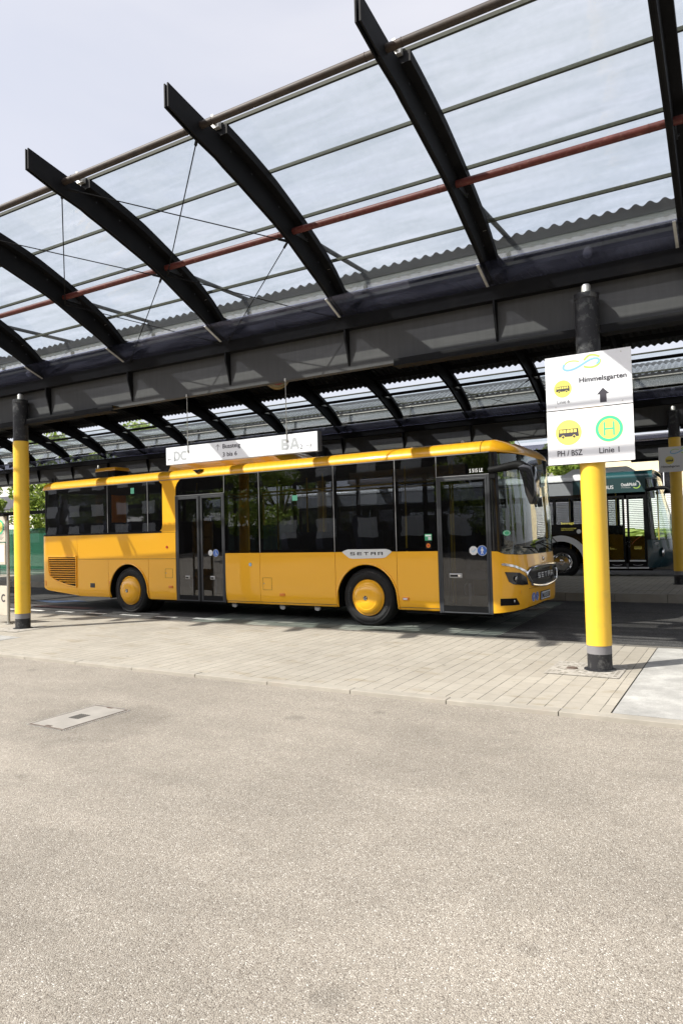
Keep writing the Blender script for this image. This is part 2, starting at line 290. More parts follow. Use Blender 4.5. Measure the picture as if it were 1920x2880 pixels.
# ------------------------------------------------------------------ geometry helpers
class MB:
    def __init__(s): s.v = []; s.f = []
    def add(s, vs, fs):
        o = len(s.v); s.v += [tuple(x) for x in vs]; s.f += [tuple(i+o for i in f) for f in fs]; return s
    def box(s, a, b):
        x0,y0,z0 = a; x1,y1,z1 = b
        return s.add([(x0,y0,z0),(x1,y0,z0),(x1,y1,z0),(x0,y1,z0),(x0,y0,z1),(x1,y0,z1),(x1,y1,z1),(x0,y1,z1)],
                     [(0,3,2,1),(4,5,6,7),(0,1,5,4),(1,2,6,5),(2,3,7,6),(3,0,4,7)])
    def prism(s, poly, fn, t0, t1):
        """poly: list of 2D points; fn(a,b,t)->xyz"""
        n = len(poly); vs = [fn(a, b, t0) for a, b in poly] + [fn(a, b, t1) for a, b in poly]
        fs = [tuple(range(n))[::-1], tuple(range(n, 2*n))] + [(i, (i+1) % n, n+(i+1) % n, n+i) for i in range(n)]
        return s.add(vs, fs)
    def bar(s, p, q, wd, ht=None, up=(0,0,1)):
        p, q = Vector(p), Vector(q); d = (q-p).normalized(); ht = ht or wd
        a = d.cross(Vector(up)); a = a.normalized() if a.length > 1e-5 else Vector((1,0,0)); b = a.cross(d)
        vs = [e+sx*a*wd/2+sy*b*ht/2 for e in (p, q) for sx, sy in ((-1,-1),(1,-1),(1,1),(-1,1))]
        return s.add(vs, [(0,3,2,1),(4,5,6,7),(0,1,5,4),(1,2,6,5),(2,3,7,6),(3,0,4,7)])
    def tube(s, pts, r, n=10, caps=True):
        pts = [Vector(p) for p in pts]; rs = r if isinstance(r, (list, tuple)) else [r]*len(pts)
        ref = None; rings = []
        for i, p in enumerate(pts):
            d = (pts[min(i+1, len(pts)-1)]-pts[max(i-1, 0)]).normalized()
            if ref is None:
                ref = d.cross(Vector((0,0,1)));
                if ref.length < 1e-3: ref = d.cross(Vector((1,0,0)))
            a = (ref - ref.dot(d)*d).normalized(); ref = a; b = d.cross(a)
            rings.append([p+rs[i]*(math.cos(t)*a+math.sin(t)*b) for t in (2*math.pi*k/n for k in range(n))])
        vs = [v for rg in rings for v in rg]
        fs = [(i*n+k, i*n+(k+1) % n, (i+1)*n+(k+1) % n, (i+1)*n+k) for i in range(len(pts)-1) for k in range(n)]
        if caps: fs += [tuple(range(n))[::-1], tuple(range((len(pts)-1)*n, len(pts)*n))]
        return s.add(vs, fs)
    def lathe(s, prof, c, axis='z', n=32, a0=0, a1=2*math.pi):
        """prof (r,h)"""
        full = abs(a1-a0-2*math.pi) < 1e-6; m = n if full else n+1; vs = []
        for r, h in prof:
            for k in range(m):
                t = a0+(a1-a0)*k/n; x, y = r*math.cos(t), r*math.sin(t)
                vs.append({'z': (c[0]+x, c[1]+y, c[2]+h), 'y': (c[0]+x, c[1]+h, c[2]+y), 'x': (c[0]+h, c[1]+x, c[2]+y)}[axis])
        fs = [(i*m+k, i*m+(k+1) % m, (i+1)*m+(k+1) % m, (i+1)*m+k) for i in range(len(prof)-1) for k in range(n)]
        return s.add(vs, fs)
    def grid(s, P):
        """P: rows of points"""
        r, c = len(P), len(P[0])
        return s.add([p for row in P for p in row], [(i*c+j, i*c+j+1, (i+1)*c+j+1, (i+1)*c+j) for i in range(r-1) for j in range(c-1)])
    def solid(s, P, nrm):
        """thick sheet: grid P offset by -nrm*t  (nrm: Vector giving offset)"""
        r, c = len(P), len(P[0]); nrm = Vector(nrm)
        A = [Vector(p) for row in P for p in row]; B = [p+nrm for p in A]; o = r*c
        fs = [(i*c+j, i*c+j+1, (i+1)*c+j+1, (i+1)*c+j) for i in range(r-1) for j in range(c-1)]
        fs2 = [tuple(x+o for x in f[::-1]) for f in fs]; ed = []
        for j in range(c-1): ed += [(j, o+j, o+j+1, j+1), ((r-1)*c+j+1, o+(r-1)*c+j+1, o+(r-1)*c+j, (r-1)*c+j)]
        for i in range(r-1): ed += [((i+1)*c, o+(i+1)*c, o+i*c, i*c), (i*c+c-1, o+i*c+c-1, o+(i+1)*c+c-1, (i+1)*c+c-1)]
        return s.add(A+B, fs+fs2+ed)
    def build(s, name, mat, parent=None, smooth=False, fn=None, recalc=True, bevel=0, ang=35):
        me = bpy.data.meshes.new(name); vs = [fn(*v) for v in s.v] if fn else s.v
        me.from_pydata([tuple(v) for v in vs], [], s.f)
        bm = bmesh.new(); bm.from_mesh(me)
        if recalc: bmesh.ops.recalc_face_normals(bm, faces=bm.faces)
        if bevel: bmesh.ops.bevel(bm, geom=[e for e in bm.edges if e.is_manifold and e.calc_face_angle(0) > .5], offset=bevel, segments=2, affect='EDGES', profile=.6, clamp_overlap=True)
        bm.to_mesh(me); bm.free()
        me.materials.append(mat)
        if smooth:
            for p_ in me.polygons: p_.use_smooth = True
            try: me.set_sharp_from_angle(angle=R(ang))
            except Exception: pass
        o = bpy.data.objects.new(name, me); C.objects.link(o)
        if parent: o.parent = parent
        return o
def empty(name, label, cat, loc=(0,0,0), rz=0, group=None):
    o = bpy.data.objects.new(name, None); C.objects.link(o); o.location = loc; o.rotation_euler = (0,0,rz); o.empty_display_size = .2
    o['label'] = label; o['category'] = cat
    if group: o['group'] = group
    return o
def tag(o, label, cat, group=None):
    o['label'] = label; o['category'] = cat
    if group: o['group'] = group
    return o
def struct(o): o['kind'] = 'structure'; return o
def copy_tree(o, parent=None, loc=None, label=None):
    c = o.copy(); C.objects.link(c)
    if parent: c.parent = parent
    if loc: c.location = loc
    if label: c['label'] = label
    for ch in list(o.children): copy_tree(ch, c)
    return c
_tc = {}
def text2d(s):
    """2D triangulated lettering normalised to width 1 x height 1 bbox; returns verts, faces, aspect"""
    if s in _tc: return _tc[s]
    cu = bpy.data.curves.new('t', 'FONT'); cu.body = s; cu.resolution_u = 3
    o = bpy.data.objects.new('t', cu); C.objects.link(o); dg = bpy.context.evaluated_depsgraph_get(); me = o.evaluated_get(dg).to_mesh()
    vs = [(v.co.x, v.co.y) for v in me.vertices]; fs = [tuple(p_.vertices) for p_ in me.polygons]
    o.evaluated_get(dg).to_mesh_clear(); bpy.data.objects.remove(o); bpy.data.curves.remove(cu)
    x0, x1 = min(v[0] for v in vs), max(v[0] for v in vs); y0, y1 = min(v[1] for v in vs), max(v[1] for v in vs)
    r = ([((x-x0)/(x1-x0), (y-y0)/(y1-y0)) for x, y in vs], fs); _tc[s] = r; return r
def text(s, x, y, wd, ht, fn, name, mat, parent, embolden=0):
    vs, fs = text2d(s); mb = MB()
    offs = [(0,0)] if not embolden else [(0,0),(embolden,0),(-embolden,0),(0,embolden*.8),(0,-embolden*.8)]+([(embolden*.5,embolden*.4),(-embolden*.5,embolden*.4),(embolden*.5,-embolden*.4),(-embolden*.5,-embolden*.4),(embolden*.5,0),(-embolden*.5,0)] if embolden > .005 else [])
    for i, (ox, oy) in enumerate(offs):
        mb.add([fn(x+wd*a+ox, y+ht*b+oy, .0004*i) for a, b in vs], fs)
    return mb.build(name, mat, parent, recalc=False)
def flat(poly, fn, name, mat, parent, off=0):
    return MB().add([fn(a, b, off) for a, b in poly], [tuple(range(len(poly)))]).build(name, mat, parent, recalc=False)
def circ(cx, cy, r, n=36, ry=None): return [(cx+r*math.cos(2*math.pi*k/n), cy+(ry or r)*math.sin(2*math.pi*k/n)) for k in range(n)]
def ring(cx, cy, r0, r1, fn, name, mat, parent, off=0, n=40, ry=1.):
    a = [fn(x, y, off) for x, y in circ(cx, cy, r0, n, r0*ry)]; b = [fn(x, y, off) for x, y in circ(cx, cy, r1, n, r1*ry)]
    return MB().add(a+b, [(k, (k+1) % n, n+(k+1) % n, n+k) for k in range(n)]).build(name, mat, parent, recalc=False)
def stroke(pts, wd, fn, name, mat, parent, off=0):
    P = [Vector(p_) for p_ in pts]; A = []; B = []
    for i, p_ in enumerate(P):
        d = (P[min(i+1, len(P)-1)]-P[max(i-1, 0)]).normalized(); nn = Vector((-d.y, d.x)); wv = wd(i/(len(P)-1)) if callable(wd) else wd
        a, b = p_+nn*wv/2, p_-nn*wv/2; A.append(fn(a.x, a.y, off)); B.append(fn(b.x, b.y, off))
    n = len(P); return MB().add(A+B, [(i, i+1, n+i+1, n+i) for i in range(n-1)]).build(name, mat, parent, recalc=False)

# ------------------------------------------------------------------ ground, road, platforms
Y1, Y2 = -1.94, 1.79
struct(MB().grid([[(-160,-160,-.035),(160,-160,-.035)],[(-160,Y1,-.035),(160,Y1,-.035)]]).build('plaza_ground', M['plaza_asphalt']))
def roadz(y): return -.12 + max(0, y-Y2)*(.09/5.8) if y < 7.6 else -.03+(y-7.6)*.008 if y < 20 else .069
struct(MB().grid([[(-160,y,roadz(y)),(60,y,roadz(y))] for y in (Y2-.02,3,5,7.6,9,12,20,260)]).build('road', M['road_asphalt']))
def platform(x0, x1, ya, yb, z, zr):
    kw = .13
    struct(MB().grid([[(x0,ya+kw,z),(x1,ya+kw,z)],[(x0,yb-kw,z),(x1,yb-kw,z)]]).build('platform_paving', M['paving']))
    for (a, b) in ((ya, ya+kw), (yb-kw, yb)):
        mb = MB(); x = x0
        while x < x1:
            x2 = min(x+1.0, x1); j = random.uniform(-.002,.002)
            mb.box((x+.003, a, zr-.3), (x2-.003, b, z+.003+j)); x = x2
        struct(mb.build('platform_kerb', M['kerb'], bevel=.006))
        struct(MB().box((x0, a+.012, zr-.3), (x1, b-.012, z-.012)).build('kerb_joint_bed', M['blackm']))
platform(-60, 14, Y1, Y2, 0, -.12)
PB0, PB1, ZB = 7.5, 12.75, .144
platform(-70, 20, PB0, PB1, ZB, -.03)
platform(-28, 30, 17.8, 22.9, .25, .05)
struct(MB().grid([[(.405,Y1+.132,.004),(14,Y1+.132,.004)],[(.405,Y2-.132,.004),(14,Y2-.132,.004)]]).build('concrete_slab', M['slab_concrete']))
struct(MB().add([(.392,Y1+.132,.005),(.402,Y1+.132,.005),(.404,Y2-.132,.005),(.396,Y2-.132,.005)], [(0,1,2,3)]).build('slab_joint', M['blackm']))
struct(MB().grid([[(-10.6,-1.8,.004),(-8.75,-1.8,.004)],[(-10.6,-.75,.004),(-8.75,-.75,.004)]]).build('concrete_patch', M['slab_concrete']))
struct(MB().grid([[(-.5,-.42,.006),(.25,-.42,.006)],[(-.5,.33,.006),(.25,.33,.006)]]).build('cobble_patch', M['cobbles']))
struct(MB().grid([[(-10.2,-.42,.006),(-9.4,-.42,.006)],[(-10.2,.33,.006),(-9.4,.33,.006)]]).build('cobble_patch', M['cobbles']))
struct(MB().grid([[(-8.1,y,roadz(y)+.004),(-1.95,y,roadz(y)+.004)] for y in (Y2+.01,3,5,7.2)]).build('road_pavers', M['road_pavers']))
mb = MB(); mb.lathe([(0,.012),(.055,.012),(.062,.004)], (-.28,-.06,.004), n=20)
tag(mb.build('cover_plate', M['iron']), 'small round brown metal cap in the light cobbles beside the right yellow post', 'cover')
# drain cover in the plaza
t = empty('inspection_cover', 'rectangular concrete-filled inspection cover with small grating set in the pale asphalt', 'drain cover', (-4.0,-4.05,-.035))
MB().box((0,0,-.02),(.455,.73,.004)).box((.455,0,-.02),(.46,.73,.004)).build('cover_frame', M['iron'], t)
MB().box((.026,.026,0),(.434,.704,.008)).build('cover_lid', M['cover'], t, bevel=.002)
mb = MB()
for k in range(38): mb.box((-.012,.73*k/38,.0),(.002,.73*k/38+.009,.006)); mb.box((.455,.73*k/38,.0),(.469,.73*k/38+.009,.006))
for k in range(24): mb.box((.455*k/24,-.012,.0),(.455*k/24+.009,.001,.006)); mb.box((.455*k/24,.729,.0),(.455*k/24+.009,.742,.006))
mb.build('studded_edge', M['alu'], t)
mb = MB()
for k in range(5): mb.box((.165+.026*k,.29,.008),(.178+.026*k,.43,.0095))
mb.build('grating_slot', M['blackm'], t)
for px_, py_ in ((.2,.68),(.2,.025)): MB().box((px_,py_,.008),(px_+.07,py_+.025,.0095)).build('lifting_slot', M['iron'], t)
# manhole under the bus nose
mb = MB(); z = roadz(6.0)+.006
mb.lathe([(0,.0),(.22,.0),(.22,.004),(.27,.004),(.27,0),(.36,0),(.36,.006),(.40,.006)], (-2.45,6.02,z), n=32)
tag(mb.build('manhole_cover', M['iron']), 'round manhole cover in the dark road just under the front of the orange bus', 'manhole')
# road markings (left)
def mark(name, m, pts, z=.01):
    MB_ = MB().add([(x,y,roadz(y)+z) for x, y in pts], [tuple(range(len(pts)))]); return struct(MB_.build(name, M[m]))
mark('blue_road_marking', 'bluem', [(-15.4,4.35),(-14.4,4.1),(-13.6,4.6),(-14.2,4.7)])
mark('red_road_marking', 'redm', [(-14.2,3.35),(-12.2,3.3),(-12.0,3.55),(-14.0,3.65)])
for k in range(7): mark('white_road_marking', 'roadw', [(-14.6+k*1.05,2.75),(-14.0+k*1.05,2.72),(-14.0+k*1.05,2.84),(-14.6+k*1.05,2.87)])
mb = MB(); mb.box((-17.5,2.0,-.118),(-10.6,2.12,-.105)); struct(mb.build('white_road_marking', M['roadw']))

# ------------------------------------------------------------------ canopies
PROF = [(0,4.66),(.1,4.72),(.44,4.99),(.94,5.25),(1.3,5.40),(1.72,5.555),(2.43,5.73),(3.2,5.85),(4.1,5.93),(5.1,5.96)]
def zg(s):
    s = abs(s)
    for i in range(len(PROF)-1):
        a, b = PROF[i], PROF[i+1]
        if s <= b[0]:
            # Catmull style smoothing
            t_ = (s-a[0])/(b[0]-a[0]); p0 = PROF[max(i-1,0)]; p3 = PROF[min(i+2,len(PROF)-1)]
            m0 = (b[1]-p0[1])/(b[0]-p0[0])*(b[0]-a[0]); m1 = (p3[1]-a[1])/(p3[0]-a[0])*(b[0]-a[0]) if p3[0] > a[0] else 0
            if i+1 == len(PROF)-1: m1 = 0
            return (2*t_**3-3*t_**2+1)*a[1]+(t_**3-2*t_**2+t_)*m0+(-2*t_**3+3*t_**2)*b[1]+(t_**3-t_**2)*m1
    return PROF[-1][1]
LOWT = [(0,4.41),(.33,4.55),(.47,4.63),(.88,4.81),(1.29,5.0),(1.52,5.08),(2.15,5.27),(2.45,5.35),(2.86,5.45),(3.2,5.52)]
def lowdrop(s):
    s = abs(s)
    if s >= 2.45: return .385
    for (a, b), (c, d) in zip(LOWT[:-1], LOWT[1:]):
        if s <= c: return zg(s)-(b+(d-b)*(s-a)/(c-a))
    return .39
def rib_mesh(mb, x, ys, zf, low=.40, top=.14, off=.020, th=.015, ld=None):
    for sx in (-1, 1):
        xa = x+sx*off; P = []
        for dx in (-th/2, th/2):
            P.append([(xa+dx, y, zf(y)-(ld(y) if ld else low)) for y in ys]+[(xa+dx, y, zf(y)-top) for y in reversed(ys)])
        n = len(P[0]); k = len(ys)
        fs = [(i, i+1, 2*k-2-i, 2*k-1-i) for i in range(k-1)]
        fs2 = [tuple(j+n for j in f[::-1]) for f in fs]
        ed = [(i, (i+1) % n, n+(i+1) % n, n+i) for i in range(n)]
        mb.add(P[0]+P[1], fs+fs2+ed)
    # bottom closing flat, recessed
    for i in range(len(ys)-1):
        a, b = ys[i], ys[i+1]; la, lb = (ld(a), ld(b)) if ld else (low, low)
        if abs(b) > 2.9 and not abs(b) > 3.5: continue
        mb.add([(x-off,a,zf(a)-la+.012),(x+off,a,zf(a)-la+.012),(x+off,b,zf(b)-lb+.012),(x-off,b,zf(b)-lb+.012),
                (x-off,a,zf(a)-la+.02),(x+off,a,zf(a)-la+.02),(x+off,b,zf(b)-lb+.02),(x-off,b,zf(b)-lb+.02)],
               [(0,1,2,3),(7,6,5,4),(0,4,5,1),(2,6,7,3)])
def rail_mesh(mb, x, ys, zf, wd=.15, h0=.13, h1=.03):
    for i in range(len(ys)-1):
        a, b = ys[i], ys[i+1]
        vs = [(x+sx*wd/2, y, zf(y)-h) for y in (a, b) for sx, h in ((-1,h0),(1,h0),(1,h1),(-1,h1))]
        mb.add(vs, [(0,3,2,1),(4,5,6,7),(0,1,5,4),(1,2,6,5),(2,3,7,6),(3,0,4,7)])
def lin(a, b, n): return [a+(b-a)*i/n for i in range(n+1)]
def sheet(x0, x1, ys, zf, th=.012): return [[(x0,y,zf(y)),(x1,y,zf(y))] for y in ys]
BARS = [0.10, .43, 1.06, 1.72, 2.45]
def beam_parts(root, y0, dz, x0, x1, ribs, posts):
    zt = 4.335+dz
    mb = MB(); mb.box((x0,y0+.15,3.73+dz),(x1,y0+.165,4.25+dz)); mb.box((x0,y0+.151,3.715+dz),(x1,y0+.26,3.73+dz))
    mb.build('beam_web', M['beam'], root)
    MB().box((x0,y0+.04,4.24+dz),(x1,y0+.50,4.412+dz)).build('beam_flange', M['steel'], root, bevel=.004)
    MB().box((x0,y0+.30,3.9+dz),(x1,y0+.32,4.19+dz)).build('rear_web', M['steel'], root)
    for x in ribs:
        mb = MB(); mb.prism([(.035,4.24),(.15,4.24),(.15,3.78),(.14,3.77),(.04,4.12)], lambda a, b, t_: (x+t_, y0+a, b+dz), -.012, .012)
        mb.build('stiffener', M['steel'], root)
    for xp in posts:
        mb = MB(); mb.box((xp-2.35,y0-.0,3.72+dz),(xp+2.35,y0+.149,3.728+dz)); mb.box((xp-2.35,y0-.0,3.64+dz),(xp-.13,y0+.012,3.72+dz)); mb.box((xp+.13,y0-.0,3.64+dz),(xp+2.35,y0+.012,3.72+dz)); mb.box((xp-2.35,y0-.03,3.632+dz),(xp-.13,y0+.149,3.64+dz)); mb.box((xp+.13,y0-.03,3.632+dz),(xp+2.35,y0+.149,3.64+dz))
        mb.build('bearing_channel', M['steel'], root)
def half(root, y0, dz, ribs, sgn, x0, x1, front_glass_bars, corr_from, zf, yend, tube1=True, strip=True, gm='roofg'):
    Y = lambda s: y0+sgn*s
    # glass rows
    rows = [b for b in BARS if b <= front_glass_bars+1e-6]
    xs = [x0]+sorted(ribs)+[x1]
    for i in range(len(xs)-1):
        if xs[i+1]-xs[i] < .05: continue
        for a, b in zip(rows[:-1], rows[1:]):
            ys = [Y(s) for s in lin(a+.004, b-.004, 4)]
            MB().solid([[(xs[i]+.004,y,zf(y)),(xs[i+1]-.004,y,zf(y))] for y in ys], (0,0,-.014)).build('glass_panel', M[gm], root)
    for b in rows[1:]:
        y = Y(b); MB().box((x0,y-.014,zf(y)-.028),(x1,y+.014,zf(y)+.006)).build('glazing_bar', M['bar'], root)
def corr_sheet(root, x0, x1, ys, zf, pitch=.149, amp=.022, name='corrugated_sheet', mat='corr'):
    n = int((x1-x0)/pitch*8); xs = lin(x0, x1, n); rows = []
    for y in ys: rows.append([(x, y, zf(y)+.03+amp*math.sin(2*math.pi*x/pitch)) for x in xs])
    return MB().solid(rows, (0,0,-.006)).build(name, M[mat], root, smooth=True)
ribsA = [-1.05-2.02*k for k in range(-2, 8)]
ribsB = [-.93-2.03*k for k in range(-2, 13)]
ribsC = [-.85-2.03*k for k in range(-2, 13)]
postsA, postsB, postsC = [0, -9.775], [.04, -9.75, -19.5], [.1, -9.75, -19.4]
YB, DB = 10.2, .17
YC, DC = 20.4, .32
# front wing
cw = empty('bus_canopy', 'near glass canopy wing with curved black ribs rising over the pale plaza', 'canopy', (0,0,0))
zA = lambda y: zg(y)
x0, x1 = -17.2, 5.1
beam_parts(cw, 0, 0, x0, x1, ribsA, postsA)
half(cw, 0, 0, ribsA, -1, x0, x1, 2.45, None, zA, None)
for x in ribsA:
    mb = MB(); rib_mesh(mb, x, lin(.0,-2.5,20)+[-2.86,-3.2], lambda y: zA(y) if abs(y) < 2.4 else zA(-2.4)+(abs(y)-2.4)*.19, top=.12, ld=lambda y: lowdrop(y) if abs(y) < 2.45 else (.372 if abs(y) < 3 else .345))
    mb.build('rib', M['steel'], cw)
    mb = MB(); rail_mesh(mb, x+.045, lin(.1,-2.47,12), zA, .15); mb.build('glazing_rail', M['steel'], cw)
    MB().box((x-.04,-2.52,zA(-2.45)-.06),(x+.05,-2.47,zA(-2.45)+.02)).box((x-.01,-2.56,zA(-2.45)-.03),(x+.02,-2.5,zA(-2.45)+.05)).build('end_clip', M['alu'], cw)
    # clip holding the splash panel
    MB().bar((x-.056,.02,4.405),(x-.056,-.33,4.55),.03,.012,up=(0,.5,1)).build('panel_clip', M['alu'], cw)
    mb = MB()
    for q in (-.35,-.62,-1.0,-1.45,-1.95,-2.3,-2.7):
        mb.lathe([(.0,.0),(.012,.0),(.012,-.008),(0,-.01)], (x+.03,q,zA(q)-.18), 'x', 8)
    mb.build('rib_bolts', M['strut'], cw)
    for bz in BARS[1:4]:
        MB().box((x+.06,-bz-.03,zA(bz)-.12),(x+.10,-bz+.03,zA(bz)-.03)).build('bar_bracket', M['alu'], cw)
def tube_run(root, y, z, r, mat, x0, x1, ribs, name):
    mb = MB(); mb.tube([(x0,y,z),(x1,y,z)], r, 16, False)
    for x in ribs:
        for d in (-.17,.17): mb.tube([(x+d-.004,y,z),(x+d+.004,y,z)], r+.0025, 16)
    return mb.build(name, M[mat], root, smooth=True)
tube_run(cw, -2.75, 5.575, .036, 'rust', x0, x1, ribsA, 'top_tube')
tube_run(cw, -1.17, 5.10, .038, 'red', x0, x1, ribsA, 'red_tube')
T1 = lambda x, s: (x+s*.05,-2.72,5.50); T2 = lambda x, s: (x+s*.05,-1.17,5.0); T0 = lambda x, s: (x+s*.05,0.05,4.38)
def xbrace(root, xa, xb, F, G, tr=lambda p_: p_):
    for (a, b) in ((F(xa,1), G(xb,-1)), (G(xa,1), F(xb,-1))):
        a, b = Vector(tr(a)), Vector(tr(b)); d = (b-a).normalized()
        mb = MB(); mb.tube([a, b], .0065, 6); mb.tube([a, a+d*.12], .016, 6); mb.tube([b-d*.12, b], .016, 6); mb.build('brace_rod', M['steel'], root)
for xa, xb in ((ribsA[4], ribsA[3]), (ribsA[5], ribsA[4])):
    xbrace(cw, xa, xb, T1, T2); xbrace(cw, xa, xb, T2, T0)
MB().solid([[(x0,.035,4.413),(x1,.035,4.413)],[(x0,-.34,4.565),(x1,-.34,4.565)]], (0,-.006,-.008)).build('splash_panel', M['strip'], cw)
# vaults
def vault(name, label, y0, d0, y1, d1, ribs, posts, xa, xb, bays):
    root = empty(name, label, 'canopy', (0, y1, 0)); fn0 = root
    W_ = y1-y0
    def zf(y):
        t_ = (y-y0)/W_; s = min(abs(y-y0), abs(y1-y)); return zg(s)+d0*(1-t_)+d1*t_
    inv = Matrix.Translation((0,-y1,0))
    objs_before = set(bpy.data.objects)
    beam_parts(root, y1, d1, xa, xb, ribs, posts)
    half(root, y0, d0, ribs, 1, xa, xb, .43, None, zf, None, gm='polydim')
    corr_sheet(root, xa, xb, [y0+q for q in (.44,.6,.8,1.0,1.2,1.4)], lambda y: zf(y)+.015, pitch=.149, amp=.022, name='translucent_corrugated_sheet', mat='poly')
    n = int((xb-xa)/.149*8); xs = lin(xa, xb, n); yy = y0+.44; zc = zf(yy)
    MB().solid([[(x, yy-.03, zc-.012) for x in xs], [(x, yy-.03, zc+.112+.022*math.sin(2*math.pi*x/.149)) for x in xs]], (0,.03,0)).build('profile_closure', M['steel'], root)
    half(root, y1, d1, ribs, -1, xa, xb, 1.06, None, zf, None)
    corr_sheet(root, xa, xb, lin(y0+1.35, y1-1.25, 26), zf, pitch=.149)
    for x in ribs:
        ys = lin(y0+.16, y1+.0, 48); mb = MB(); rib_mesh(mb, x, ys, zf, top=.12, ld=lambda y: lowdrop(min(abs(y-y0), abs(y1-y))) if y < y1 else .25); mb.build('rib', M['steel'], root)
        mb = MB(); rail_mesh(mb, x+.035, lin(y0+.1, y1-.1, 30), zf, .17); mb.build('glazing_rail', M['steel'], root)
        MB().bar((x-.056,y1+.02,4.405+d1),(x-.056,y1-.33,4.55+d1),.03,.012,up=(0,.5,1)).build('panel_clip', M['steel'], root)
    for s in (1.7, 3.3, 5.1, 6.9, 8.5):
        y = y0+s; MB().box((xa,y-.03,zf(y)-.12),(xb,y+.03,zf(y)-.01)).build('purlin', M['steel'], root)
    tube_run(root, y1-1.17, 5.10+d1, .04, 'steel', xa, xb, [], 'purlin_tube')
    MB().solid([[(xa,y1+.035,4.413+d1),(xb,y1+.035,4.413+d1)],[(xa,y1-.34,4.565+d1),(xb,y1-.34,4.565+d1)]], (0,-.006,-.008)).build('splash_panel', M['strip'], root)
    MB().box((xa,y0+.02,4.60+d0),(xb,y0+.14,4.64+d0)).build('gutter', M['bar'], root)
    MB().box((xa,y1-.32,zf(y1-.32)-.03),(xb,y1-.27,zf(y1-.3)+.01)).build('gutter_edge', M['alu'], root)
    for x in ribs[:-1]:
        # light strut crossing the glass near each rib of the lower beam
        pass
    for b in bays:
        tr = lambda p_: (p_[0], p_[1]+y1, p_[2]+d1)
        xbrace(root, ribs[b+1], ribs[b], T2, T0, tr)
    for o in root.children: o.location.y -= y1
    return root
vAB = vault('bus_canopy', 'middle canopy vault of black ribs and corrugated sheet above the orange bus', 0, 0, YB, DB, ribsB, postsB, -29, 7, (2,3))
vBC = vault('bus_canopy', 'far canopy vault behind the second beam, over the dark bus', YB, DB, YC, DC, ribsC, postsC, -27.5, 9, ())
# rods and struts tying the near wing to the vault behind
for x in ribsA[1:]:
    a, b = Vector((x+.03,-1.12,5.12)), Vector((x+.05,1.12,5.18))
    a2 = a+(b-a)*.12; mb = MB(); mb.tube([a2, b], .03, 8); mb.bar(a, a2+(b-a)*.03, .02, .09); mb.tube([a2-(b-a)*.03, a2+(b-a)*.03], .038, 8)
    mb.build('tie_strut', M['strut'], cw, smooth=True)
for x in ribsB[2:]:
    a, b = Vector((x+.07,YB-1.1,5.1+DB)), Vector((x+.07,YB+1.1,5.1+DB)); mb = MB(); mb.bar(a, b, .05, .07); o = mb.build('tie_strut', M['alu'], vAB); o.location.y -= YB
# posts
def post(x, y, dz, label, zy0, zy1, zg_=.0):
    t = empty('canopy_post', label, 'post', (x, y, dz), group='yellow canopy posts')
    MB().lathe([(.127,0),(.127,zy0-.09)], (0,0,0), n=40).build('black_foot', M['postblk'], t, smooth=True)
    MB().lathe([(.1275,zy0-.09),(.1275,zy0)], (0,0,0), n=40).build('grey_band', M['grey'], t, smooth=True)
    MB().lathe([(.131,zy0),(.131,zy1)], (0,0,0), n=48).build('yellow_sleeve', M['yel'], t, smooth=True)
    MB().lathe([(.126,zy1),(.126,4.02),(.132,4.025),(.132,4.08),(.128,4.085),(0,4.09)], (0,0,0), n=40).build('black_shaft', M['postblk'], t, smooth=True)
    MB().lathe([(.127,.0),(.165,.0),(.165,.012),(.127,.014)], (0,0,0), n=32).build('base_collar', M['postblk'], t)
    MB().lathe([(.05,4.085),(.05,4.175),(.04,4.195),(0,4.2)], (0,0,0), n=20).build('steel_pin', M['alu'], t, smooth=True)
    return t
post(0, 0, 0, 'large yellow-sleeved canopy post in the foreground carrying the two white line signs', .27, 2.99)
post(-9.775, 0, 0, 'yellow-sleeved canopy post at the left, near the rear end of the orange bus', .27, 3.34)
post(.04, YB, ZB, 'yellow canopy post at the right edge of the photo on the second platform', .31, 3.45)
post(-9.75, YB, ZB, 'canopy post of the second platform hidden behind the orange bus roof', .31, 3.45)
post(-19.6, YB, ZB, 'dark slim canopy post rising behind the rear roof box of the orange bus', .31, 3.45)
for xx, nm in ((.1,'rightmost post of the third platform, behind the dark bus'), (-9.8,'second post of the third platform, far behind the orange bus'), (-19.6,'third post of the third platform, far at the left')):
    post(xx, YC, .25, nm, .31, 3.45)

# ------------------------------------------------------------------ signs on the right post
def bus_icon(cx, cy, w_, fn, parent, off, body='dark', win='syel'):
    h = w_*.40; mb = MB()
    P = [(cx-w_*.5,cy-h*.5),(cx+w_*.5,cy-h*.5),(cx+w_*.47,cy+h*.5),(cx-w_*.45,cy+h*.5)]
    flat(P, fn, 'bus_symbol', M[body], parent, off)
    for k in range(5):
        a = cx-w_*.43+k*w_*.172; flat([(a,cy+.02*h),(a+w_*.14,cy+.02*h),(a+w_*.135,cy+.4*h),(a+.01*w_,cy+.4*h)], fn, 'symbol_window', M[win], parent, off+.0006)
    for sx in (-.27,.27):
        flat(circ(cx+sx*w_,cy-h*.5,w_*.085,16), fn, 'symbol_wheel_gap', M[win], parent, off+.0006); flat(circ(cx+sx*w_,cy-h*.52,w_*.062,16), fn, 'symbol_wheel', M[body], parent, off+.0012)
